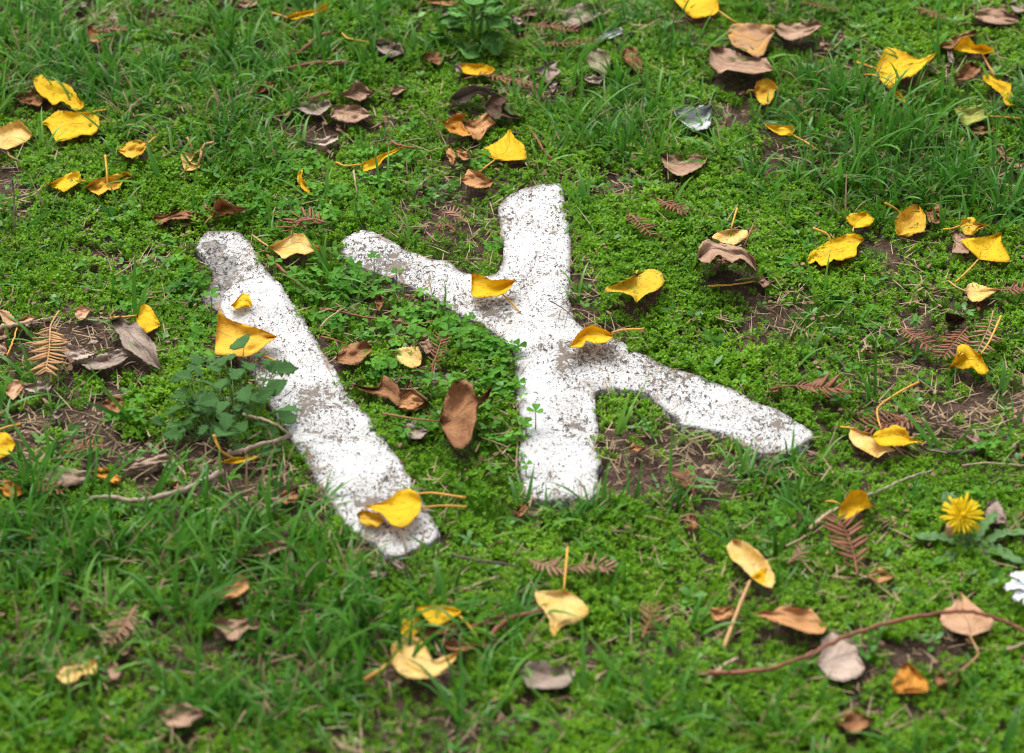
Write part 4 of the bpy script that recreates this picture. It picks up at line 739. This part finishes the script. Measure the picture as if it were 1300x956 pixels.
# broad-leaved plant at the top
def broad():
    zx = lambda s: "  ".join(f"{540+float(a.split(',')[0])/6.5:.1f},{float(a.split(',')[1])/6.5:.1f}" for a in s.split())
    b = at(600, 55, 0); e = empty('broadleaf_plant', b, 'broad-leaved green plant with an upright stem at the top edge of the lawn', 'plant')
    for s, tip, h in (("520,238 470,275 450,340 490,378 545,448 610,456 652,360 640,280", 5, (.030, .014, .006, .006)),
                      ("240,360 300,335 352,365 470,420 482,462 400,482 335,482 290,420", 4, (.030, .012, .004, .008)),
                      ("95,150 180,120 280,118 335,182 250,225 120,195", 3, (.035, .04, .004, .004)), ("690,150 760,190 792,235 760,292 700,272 680,210", 3, (.045, .02, .004, .004)),
                      ("470,130 560,120 700,135 715,200 640,232 540,222", 3, (.06, .04, .004, .006)), ("0,250 60,262 150,268 172,312 60,314", 3, (.02, .02, .004, .004)),
                      ("400,40 330,20 300,-60 380,-120 470,-80 480,20", 3, (.09, .07, .004, .004)), ("440,90 500,20 600,-20 640,40 560,110", 3, (.075, .06, .006, .006)),
                      ("370,120 280,60 170,40 160,90 260,140", 3, (.07, .045, .006, .006)), ("180,235 260,225 330,240 300,268 210,262", 2, (.03, .03, .003, .003)), ("160,300 200,330 195,380 165,345", 2, (.02, .015, .002, .002))):
        me, c = blade_mesh('leaf', P('P', zx(s)), tip, LM['green'], h, foot=False); link('leaf', me, e, c-b)
    for (x, y, tx, ty, H, r) in ((600, 55, .004, .01, .125, .0036), (607, 53, .012, .0, .07, .0028)):
        q = at(x, y, 0)-b; v, f = tube(catmull([q, q+[tx*.4, ty, H*.5], q+[tx, ty*2, H]], 5), r, r*.6, 8, .08); link('stem', mesh('stem', v, f, M_GSTALK), e)
    q = at(600, 55, 0)-b
    for dx, dz in ((.03, .05), (-.03, .05), (.02, .07), (-.02, .08), (.045, .045)):
        v, f = tube([q+[0, .004, dz*.7], q+[dx*.5, .004, dz], q+[dx, -.004, dz*.8]], .0014, .001, 5); link('leaf_stalk', mesh('leaf_stalk', v, f, M_GSTALK), e)
broad()
# clover
CLT = template('leaflet', [(0, 0), (.12, .10), (.35, .28), (.62, .42), (.85, .42), (.98, .25), (.93, 0)], M_CLOVER, 8, 2, .35, .12, 0, 0, .02)
CLT.attributes.new('tint', 'FLOAT', 'POINT').data.foreach_set('value', np.full(len(CLT.vertices), .75, np.float32))
def clover(px, py, label, h=.03, size=.0095, lean=(0, 12)):
    p = at(px, py, h); b = at(px+lean[0], py+lean[1]+h*900*.75, 0); e = empty('clover', b, label, 'clover', 'single clovers standing above the rest')
    v, f = tube(catmull([np.zeros(3), (p-b)*.55+[0, 0, .004], p-b], 4), .0008, .0006, 5); link('stalk', mesh('stalk', v, f, M_GSTALK), e)
    a0 = random.uniform(0, 2)
    for k in range(3): place('leaflet', CLT, e, b, p, a0+k*2.094+random.uniform(-.15, .15), R(random.uniform(5, 28)), R(random.uniform(-12, 12)), size*random.uniform(.9, 1.1))
for a in ((475, 326, 'clover leaf held over the white slab at the far left arm of the cross', .035, .0095), (503, 345, 'clover with one yellowed leaflet over the lower edge of the far left arm', .03, .0085),
          (269, 374, 'clover held over the grey chipped end of the bar', .05, .011), (527, 421, 'large clover in front of the dull golden leaf between the slabs', .035, .013),
          (495, 464, 'clover between the pitted and the ragged coppery leaves', .03, .013), (568, 420, 'big clover close to the watching side of the far arm, inner corner', .035, .013),
          (585, 424, 'clover right beside the big one in the inner corner', .03, .012), (680, 522, 'clover leaning over the left edge of the near arm of the cross', .03, .011),
          (668, 538, 'small clover just below the one leaning over the near arm', .022, .009), (548, 482, 'clover above the ragged coppery leaf with two points', .028, .012),
          (570, 487, 'clover left of the large upright brown leaf', .03, .012), (348, 332, 'clover at the right edge of the bar under the pale tan-yellow leaf', .02, .01),
          (375, 348, 'clover in the gap just right of the far end of the bar', .025, .012), (512, 550, 'clover at the right edge of the bar by the dull brown leaf', .02, .010),
          (626, 597, 'clover on the fine moss between the near ends of the slabs', .015, .009), (668, 590, 'small clover over the lower left edge of the near arm', .02, .008),
          (168, 270, 'single pale clover in the cover at the left', .03, .008), (140, 533, 'clover with round leaflets left of the leafy weed', .02, .011), (875, 599, 'round-leaved clover below the right arm of the cross', .016, .009),
          (1081, 468, 'single dark clover leaf in the cover above the rusty sprig beyond the cross tip', .012, .010), (297, 605, 'clover under the narrow yellow leaf at the foot of the weed', .016, .009)):
    clover(a[0], a[1], a[2], a[3], a[4])
# ------------------------------------------------------------------ what nobody could count: cover, moss, grass, clover, straw, crumbs
def raw(name, V, F, T, mat):
    me = bpy.data.meshes.new(name); me.from_pydata([tuple(v) for v in V], [], F); me.materials.append(mat)
    me.attributes.new('tint', 'FLOAT', 'POINT').data.foreach_set('value', np.asarray(T, np.float32)); me.polygons.foreach_set('use_smooth', [True]*len(F)); me.update(); return me
def U(a, b): return random.uniform(a, b)
def add_leaf(V, F, T, p, az, el, L, w, tint, cup=.25):
    d = np.array([math.cos(az)*math.cos(el), math.sin(az)*math.cos(el), math.sin(el)]); s = np.array([-math.sin(az), math.cos(az), 0]); up = np.cross(d, s); o = len(V)
    for (t, y, z) in ((0, 0, 0), (.35, .85, cup), (.35, -.85, cup), (.72, .9, cup*.6), (.72, -.9, cup*.6), (1, 0, -.25)): V.append(p+d*t*L+s*y*w+up*z*w)
    F += [(o, o+2, o+1), (o+1, o+2, o+4, o+3), (o+3, o+4, o+5)]; T += [tint]*6
def add_blade(V, F, T, p, az, lean, L, w, bend, tint, n=6):
    o = len(V); d = np.array([math.cos(az), math.sin(az), 0]); tw = U(-.9, .9); q = np.array(p, float); a = lean
    for i in range(n+1):
        s = i/n; sa = az+math.pi/2+tw*s; sv = np.array([math.cos(sa), math.sin(sa), .25*math.sin(tw*s*2)]); ww = w*(.75+.25*min(1, s*4))*(1-s**2.2)+.00012
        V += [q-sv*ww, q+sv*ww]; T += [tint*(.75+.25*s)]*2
        q = q+(d*math.sin(a)+np.array([0, 0, math.cos(a)]))*L/n; a += bend/n*(.4+1.2*s)
    for i in range(n): F.append((o+2*i, o+2*i+1, o+2*i+3, o+2*i+2))
def v_cover(big=1.0):
    V, F, T = [], [], []
    for s in range(7):
        b = np.array([U(-.009, .009), U(-.009, .009), -.002]); H = U(.004, .011); ln = np.array([U(-.004, .004), U(-.004, .004), 0]); tint = U(.1, .8)
        for k in range(4):
            t = .25+.75*k/3; p = b+ln*t+np.array([0, 0, H*t+.002]); a0 = U(0, 6.28); n = 3 if k == 3 else 2
            for j in range(n): add_leaf(V, F, T, p, a0+j*6.28/n+U(-.3, .3), R(U(5, 35)+12*k/3*1.5), U(.0031, .0052)*big, U(.0009, .0014)*big, tint+U(-.12, .2)+.15*(k == 3))
    return raw('cover', V, F, T, M_COVER)
def v_moss():
    V, F, T = [], [], []
    for s in range(60): add_blade(V, F, T, (U(-.01, .01), U(-.01, .01), -.002), U(0, 6.28), U(.1, .7), U(.006, .013), .00038, U(-.3, 1), U(0, 1), 3)
    return raw('moss', V, F, T, M_MOSS)
def v_grass(L0, L1, w0, w1, n, spread, lean, mat=None):
    V, F, T = [], [], []
    for s in range(n):
        a = U(0, 6.28); r = spread*math.sqrt(random.random()); add_blade(V, F, T, (r*math.cos(a), r*math.sin(a), -.003), a+U(-.9, .9), U(.08, lean), U(L0, L1), U(w0, w1), U(.2, 1.7), U(0, 1), 7)
    return raw('grass', V, F, T, mat or M_GRASS)
def v_clover(n=7):
    V, F, T = [], [], []
    pts = [(0, 0), (.15, .16), (.42, .33), (.7, .43), (.92, .36), (.95, 0)]
    for s in range(n):
        c = np.array([U(-.018, .018), U(-.018, .018), U(.006, .019)]); sz = U(.0055, .0098); tint = U(.2, 1); a0 = U(0, 6.28); tilt = np.array([U(-.35, .35), U(-.35, .35)])
        for k in range(3):
            a = a0+k*2.094; o = len(V); cs, sn = math.cos(a), math.sin(a)
            for (x, y) in pts+[(x, -y) for x, y in pts[1:-1]]:
                X, Y = (x*cs-y*sn)*sz, (x*sn+y*cs)*sz; V.append(c+np.array([X, Y, tilt[0]*X+tilt[1]*Y+.22*x*sz*.7+.3*abs(y)*sz-.25*x*x*sz])); T.append(tint+(.25 if x < .3 else 0))
            F += [(o, o+1, o+2, o+3, o+4, o+5), (o, o+5, o+9, o+8, o+7, o+6)]
        g0 = len(V); q = np.array([c[0]*.6, c[1]*.6, -.003]); sv = np.array([.0005, 0, 0]); V += [q-sv, q+sv, c+sv, c-sv]; T += [.4]*4; F.append((g0, g0+1, g0+2, g0+3))
    return raw('clover', V, F, T, M_CLOVER)
def v_seed():
    V, F, T = [], [], []
    a0 = U(0, 6.28); n = random.choice((3, 4, 5))
    for k in range(n): add_leaf(V, F, T, np.array([0, 0, U(.003, .012)]), a0+k*6.28/n+U(-.4, .4), R(U(0, 45)), U(.008, .018), U(.002, .0042), U(.3, 1), U(-.2, .5))
    return raw('seedling', V, F, T, M_GRASS if random.random() < .5 else M_CLOVER)
def v_straw(n=4):
    V, F, T = [], [], []
    for s in range(n): add_blade(V, F, T, (U(-.015, .015), U(-.015, .015), U(.001, .008)), U(0, 6.28), U(1.3, 1.65), U(.010, .034), U(.0003, .0008), U(-.5, .5), U(0, 1), 4)
    return raw('straw', V, F, T, M_DRY)
def v_crumb(n=5):
    V, F, T = [], [], []
    for s in range(n):
        o = len(V); c = np.array([U(-.012, .012), U(-.012, .012), 0]); r = U(.0004, .0017)
        for d in ((1, 0, 0), (-1, 0, 0), (0, 1, 0), (0, -1, 0), (0, 0, .7), (0, 0, -.6), (.6, .6, .4), (-.6, .5, .4), (.5, -.6, .4), (-.5, -.6, .4)): V.append(c+np.array(d)*r*U(.7, 1.2)); T.append(.5)
        F += [(o+a, o+b, o+cc) for a, b, cc in ((4, 6, 7), (4, 7, 9), (4, 9, 8), (4, 8, 6), (6, 0, 2), (6, 2, 7), (7, 2, 1), (7, 1, 9), (9, 1, 3), (9, 3, 8), (8, 3, 0), (8, 0, 6), (5, 2, 0), (5, 1, 2), (5, 3, 1), (5, 0, 3))]
    return raw('crumb', V, F, T, M_CRUMB)
M_FLAKE = green_mat('leaf_flake', (.09, .05, .028), (.20, .115, .06), (.36, .24, .14), .12, .6, .25, (.30, .13, .05))
def v_flake(n=3):
    V, F, T = [], [], []
    for s in range(n): add_leaf(V, F, T, np.array([U(-.012, .012), U(-.012, .012), U(.002, .009)]), U(0, 6.28), R(U(-15, 30)), U(.004, .013), U(.001, .0035), U(0, 1), U(-.5, .6))
    return raw('flake', V, F, T, M_FLAKE)
def scatter(name, variants, pos, rot, scl, label):
    n = len(pos); me = bpy.data.meshes.new(name); me.from_pydata(np.asarray(pos).tolist(), [], [])
    me.attributes.new('rot', 'FLOAT_VECTOR', 'POINT').data.foreach_set('vector', np.asarray(rot, np.float32).ravel())
    me.attributes.new('scl', 'FLOAT', 'POINT').data.foreach_set('value', np.asarray(scl, np.float32))
    me.attributes.new('idx', 'INT', 'POINT').data.foreach_set('value', rng.integers(0, len(variants), n).astype(np.int32))
    t = bpy.data.node_groups.new(name, 'GeometryNodeTree'); t.interface.new_socket('Geometry', in_out='INPUT', socket_type='NodeSocketGeometry'); t.interface.new_socket('Geometry', in_out='OUTPUT', socket_type='NodeSocketGeometry')
    nd = t.nodes; gi, go, ip, jo = nd.new('NodeGroupInput'), nd.new('NodeGroupOutput'), nd.new('GeometryNodeInstanceOnPoints'), nd.new('GeometryNodeJoinGeometry')
    for vm in variants:
        src = bpy.data.objects.new(name+'_source', vm); oi = nd.new('GeometryNodeObjectInfo'); oi.inputs['Object'].default_value = src; oi.inputs['As Instance'].default_value = False
        g2 = nd.new('GeometryNodeGeometryToInstance'); t.links.new(oi.outputs['Geometry'], g2.inputs[0]); t.links.new(g2.outputs[0], jo.inputs[0])
    t.links.new(gi.outputs[0], ip.inputs['Points']); t.links.new(jo.outputs[0], ip.inputs['Instance']); ip.inputs['Pick Instance'].default_value = True
    for nm, ty, sk in (('idx', 'INT', 'Instance Index'), ('rot', 'FLOAT_VECTOR', 'Rotation'), ('scl', 'FLOAT', 'Scale')):
        q = nd.new('GeometryNodeInputNamedAttribute'); q.data_type = ty; q.inputs['Name'].default_value = nm; t.links.new([o for o in q.outputs if o.enabled][0], ip.inputs[sk])
    t.links.new(ip.outputs[0], go.inputs[0])
    o = link(name, me); o.modifiers.new('scatter', 'NODES').node_group = t
    return tag(o, label, None, None, 'stuff')
def blobs(px, py, B):
    s = np.zeros(np.shape(px))
    for (x, y, rx, ry, w) in B: s = s+w*np.exp(-((px-x)/rx)**2-((py-y)/ry)**2)
    return s
SOIL = [(90, 465, 120, 50, .7), (60, 560, 110, 45, .9), (170, 600, 150, 30, .8), (220, 340, 80, 30, .35), (200, 420, 70, 40, .4), (1000, 395, 60, 45, .95), (950, 360, 30, 20, .8), (1250, 505, 120, 55, 1.0), (1170, 440, 60, 40, .5),
        (800, 575, 60, 35, .9), (820, 620, 80, 40, .6), (890, 640, 50, 30, .5), (20, 245, 60, 25, .8), (110, 340, 60, 60, .3), (560, 250, 50, 40, .6), (1275, 720, 60, 40, .9), (1110, 770, 130, 30, .6), (760, 830, 110, 35, .6),
        (520, 440, 60, 40, .6), (930, 225, 80, 25, .6), (400, 165, 70, 35, .5), (1270, 60, 60, 50, .5), (590, 130, 60, 30, .4), (340, 610, 120, 40, .6), (500, 690, 60, 20, .4), (1200, 840, 120, 30, .6), (640, 640, 50, 20, .3), (745, 380, 22, 60, .6),
        (700, 110, 70, 30, .3), (280, 570, 60, 30, .7), (1190, 395, 120, 25, .35), (570, 820, 60, 30, .5), (130, 60, 40, 30, .5), (1010, 520, 80, 18, .5), (985, 590, 60, 18, .5)]
GRASS = [(200, 90, 200, 75, 1), (60, 60, 120, 60, .9), (330, 150, 90, 70, .9), (470, 35, 110, 40, 1.0), (30, 130, 60, 40, .8), (240, 170, 90, 40, .6), (780, 150, 110, 45, 1.0), (800, 60, 120, 45, .55), (900, 160, 80, 40, .6), (760, 215, 90, 40, .5),
         (1110, 190, 170, 55, 1.2), (1250, 225, 110, 60, 1.1), (1250, 150, 80, 40, .6), (1020, 130, 80, 40, .6), (1040, 235, 100, 25, .7), (60, 300, 80, 50, .35), (20, 500, 60, 60, .7), (40, 640, 60, 40, .5),
         (60, 730, 170, 70, 1.0), (350, 760, 170, 70, 1.1), (150, 840, 300, 50, 1.1), (450, 850, 130, 60, 1.0), (720, 660, 130, 22, .7), (640, 850, 60, 40, .5), (1010, 600, 90, 30, .5), (900, 610, 80, 25, .35), (470, 690, 50, 25, 1.0), (520, 715, 50, 16, 1.1), (700, 648, 60, 12, 1.2), (420, 640, 25, 25, .8), 
         (300, 660, 140, 40, .6), (1080, 320, 60, 20, .4), (100, 500, 60, 40, .3), (650, 920, 700, 36, .75), (1000, 680, 90, 30, .35), (360, 600, 30, 40, .7), (420, 380, 40, 40, .4), (600, 20, 140, 30, .5), (1000, 20, 200, 40, .45), (760, 260, 60, 20, .3)]
LONG = [(50, 700, 90, 60, 1), (20, 620, 50, 60, .8), (360, 780, 110, 60, 1), (230, 690, 80, 30, .6), (440, 800, 60, 50, .8), (120, 850, 140, 40, .5), (690, 790, 60, 30, .2), (1180, 190, 120, 40, .5), (750, 110, 70, 40, .5), (340, 90, 60, 60, .5), (1240, 250, 60, 40, .5), (60, 120, 60, 60, .4), (460, 20, 60, 30, .6), (650, 930, 600, 25, .3), (850, 190, 80, 20, .5)]
CLOV = [(440, 225, 100, 40, 1), (370, 255, 70, 35, 1), (350, 290, 40, 20, .6), (470, 395, 100, 40, 1.1), (420, 355, 60, 30, .8), (590, 435, 60, 35, 1.1), (640, 520, 25, 60, 1.0), (230, 355, 35, 45, 1.1), (250, 430, 30, 30, .9), (200, 470, 40, 25, .3), (630, 225, 30, 20, .6), (500, 480, 60, 20, .7),
        (620, 470, 40, 30, .9), (180, 520, 40, 25, .5), (590, 200, 40, 20, .4), (520, 560, 20, 40, .4), (660, 600, 25, 30, .4), (900, 590, 40, 20, .25), (1100, 400, 60, 30, .15), (770, 400, 30, 30, .2)]
MOSS = [(590, 620, 75, 70, 1.3), (560, 330, 40, 20, .5), (470, 470, 30, 50, .8), (400, 370, 40, 50, .7), (600, 560, 60, 40, .8), (1040, 405, 30, 16, 1.2), (430, 300, 40, 20, .3), (510, 330, 60, 14, .4), (980, 30, 120, 30, .3)]
x0, x1, y0, y1 = -1.35, 1.35, -1.0, 1.45
NEAR = {}
def candidates(st):
    NEAR.pop(st, None)
    X, Y = np.meshgrid(np.arange(x0, x1, st), np.arange(y0, y1, st)); X = (X+rng.uniform(-.5, .5, X.shape)*st).ravel(); Y = (Y+rng.uniform(-.5, .5, Y.shape)*st).ravel()
    px, py = topix(X, Y); s = np.full(X.shape, -9.0)
    for w in SLABS:
        m = (X > w[:, 0].min()-.05) & (X < w[:, 0].max()+.05) & (Y > w[:, 1].min()-.05) & (Y < w[:, 1].max()+.05); d, _, _ = sdf(X[m], Y[m], w); s[m] = np.maximum(s[m], d)
    for w in SLABS:                             # keep low in front of the slabs so their near edges show
        for dy in (.008, .016): NEAR[st] = NEAR.get(st, np.zeros(X.shape, bool)) | pip(X, Y+dy, w)
    u = np.zeros(X.shape, bool); f = np.zeros(X.shape, bool)
    for w in FOOT:
        m = np.where((X > w[:, 0].min()-.03) & (X < w[:, 0].max()+.03) & (Y > w[:, 1].min()-.06) & (Y < w[:, 1].max()+.03))[0]
        if len(m) == 0: continue
        u[m] |= pip(X[m], Y[m], w)
        for dy in (.008, .018, .03, .045): f[m] |= pip(X[m], Y[m]+dy, w)
    return X, Y, px, py, s, u, f
def go(name, variants, X, Y, keep, sc, tilt, label, dz=0.0):
    X, Y, sc = X[keep], Y[keep], (sc[keep] if np.ndim(sc) else np.full(keep.sum(), sc)); n = len(X)
    pos = np.stack([X, Y, g(X, Y)+dz], 1); rot = np.stack([rng.normal(0, tilt, n), rng.normal(0, tilt, n), rng.uniform(0, 6.28, n)], 1)
    return scatter(name, variants, pos, rot, sc*rng.uniform(.8, 1.2, n), label)
def soil_at(X, Y, px, py): return np.clip(blobs(px, py, SOIL)*1.0+.55*noise(X, Y, 26, 3)+.12, 0, 1.4)
def over(px, py):                               # where soil and plants have crept over a slab
    return (((px-437)/9)**2+((py-308)/15)**2 < 1) | (((px-500)/24)**2+((py-695)/7)**2 < 1) | (((px-690)/40)**2+((py-638)/5)**2 < 1)
def fill():
    X, Y, px, py, s, u, f = candidates(.0105); r = rng.random(X.shape); so = soil_at(X, Y, px, py); gr = blobs(px, py, GRASS); mo = blobs(px, py, MOSS)
    p = np.clip(1.08-1.08*so-.35*np.clip(gr, 0, 1)-.5*np.clip(mo, 0, 1), .03, 1)
    go('ground_cover', [v_cover() for _ in range(10)]+[v_cover(1.35) for _ in range(3)], X, Y, (r < p) & ((s < np.where(rng.random(X.shape) < .5, .0035, -.002)) | over(px, py)) & ~(u & (rng.random(X.shape) < .45)), .72+.45*np.clip(.5+.8*noise(X, Y, 9, 2), 0, 1)-.15*f-.38*u-.42*(NEAR[.0105] & (rng.random(X.shape) < .45)), .25, 'tiny-leaved bright green ground cover carpeting the lawn')
    X, Y, px, py, s, u, f = candidates(.011); r = rng.random(X.shape); mo = blobs(px, py, MOSS)
    go('fine_moss', [v_moss() for _ in range(6)], X, Y, (r < np.clip(mo*1.2+.10*noise(X, Y, 14, 2)+.02, 0, 1)) & (s < -.004) & ~u, 1.0, .25, 'fine hair-like bright moss between the slabs')
    X, Y, px, py, s, u, f = candidates(.012); r = rng.random(X.shape); gr = blobs(px, py, GRASS)*np.clip(.75+.9*noise(X, Y, 20, 2), .1, 1.6); out = (px < -120) | (px > 1420) | (py > 990)
    p = np.clip(.39*gr+.012+.10*out, 0, .7); p = np.where(f | u, p*.12, p)*np.where(NEAR[.012], .6, 1)
    go('grass', [v_grass(.025, .055, .0011, .0020, 7, .008, 1.0) for _ in range(6)]+[v_grass(.035, .078, .0016, .0028, 5, .008, .95) for _ in range(5)]+[v_grass(.03, .06, .0007, .0014, 5, .008, 1.2, M_DRY)], X, Y, (r < p) & (s < -.006), .95, .2, 'short green grass growing in patches through the ground cover')
    X, Y, px, py, s, u, f = candidates(.02); r = rng.random(X.shape); lo = blobs(px, py, LONG); p = np.clip(.42*lo+.003, 0, .7); p = np.where(f | u, p*.1, p)
    go('long_grass', [v_grass(.055, .11, .0018, .0031, 5, .008, 1.0) for _ in range(7)], X, Y, (r < p) & (s < -.02), .95, .2, 'long broad grass blades in loose tufts')
    X, Y, px, py, s, u, f = candidates(.016); r = rng.random(X.shape); cl = blobs(px, py, CLOV); p = np.clip(.26*cl+.004, 0, .45); p = np.where(u, 0, np.where(f, p*.3, p))*np.where(NEAR[.016], .5, 1)
    go('clover_patch', [v_clover() for _ in range(7)], X, Y, (r < p) & (s < -.006), .95, .12, 'patches of clover around the far ends of the slabs')
    X, Y, px, py, s, u, f = candidates(.02); so = soil_at(X, Y, px, py)
    go('seedlings', [v_seed() for _ in range(9)], X, Y, (rng.random(X.shape) < np.clip(.10+.10*noise(X, Y, 11, 2)+.06*so, 0, .4)) & (s < -.006) & ~u & ~f, 1.0, .25, 'scattered broader-leaved seedlings among the ground cover')
    X, Y, px, py, s, u, f = candidates(.014); r = rng.random(X.shape); so = soil_at(X, Y, px, py); near = (s > -.02) & (s < .006)
    go('dry_grass', [v_straw() for _ in range(8)], X, Y, (r < np.clip(.045+.30*so+.10*near, 0, .5)) & (s < .006) & ~u, 1.0, .2, 'dry straw-coloured grass bits littering the soil', .003)
    on = (s > .004) & (rng.random(X.shape) < .10)
    go('dirt_on_slab', [v_crumb(7) for _ in range(6)], X, Y, (s > -.004) & (rng.random(X.shape) < np.where(over(px, py), 1, np.where(s < .008, .6, .34))), .7, .05, 'crumbs of soil scattered over the white slabs', SLAB_TOP+.0008)
    go('dry_stems_on_slab', [v_straw(2) for _ in range(6)], X, Y, on & ~u, .55, .05, 'short dry stems lying on the white slabs', SLAB_TOP+.0005)
    X, Y, px, py, s, u, f = candidates(.013); r = rng.random(X.shape); so = soil_at(X, Y, px, py)
    go('soil_crumbs', [v_crumb() for _ in range(6)], X, Y, (r < np.clip(.05+.85*so, 0, .95)) & (s < -.002), 1.15, .3, 'crumbs of soil on the bare patches', .001)
    go('leaf_flakes', [v_flake() for _ in range(8)], X, Y, (rng.random(X.shape) < np.clip(.05+.15*so, 0, .5)) & (s < -.002) & ~u, .9, .3, 'small broken flakes of dry leaves between the plants', .003)
fill()
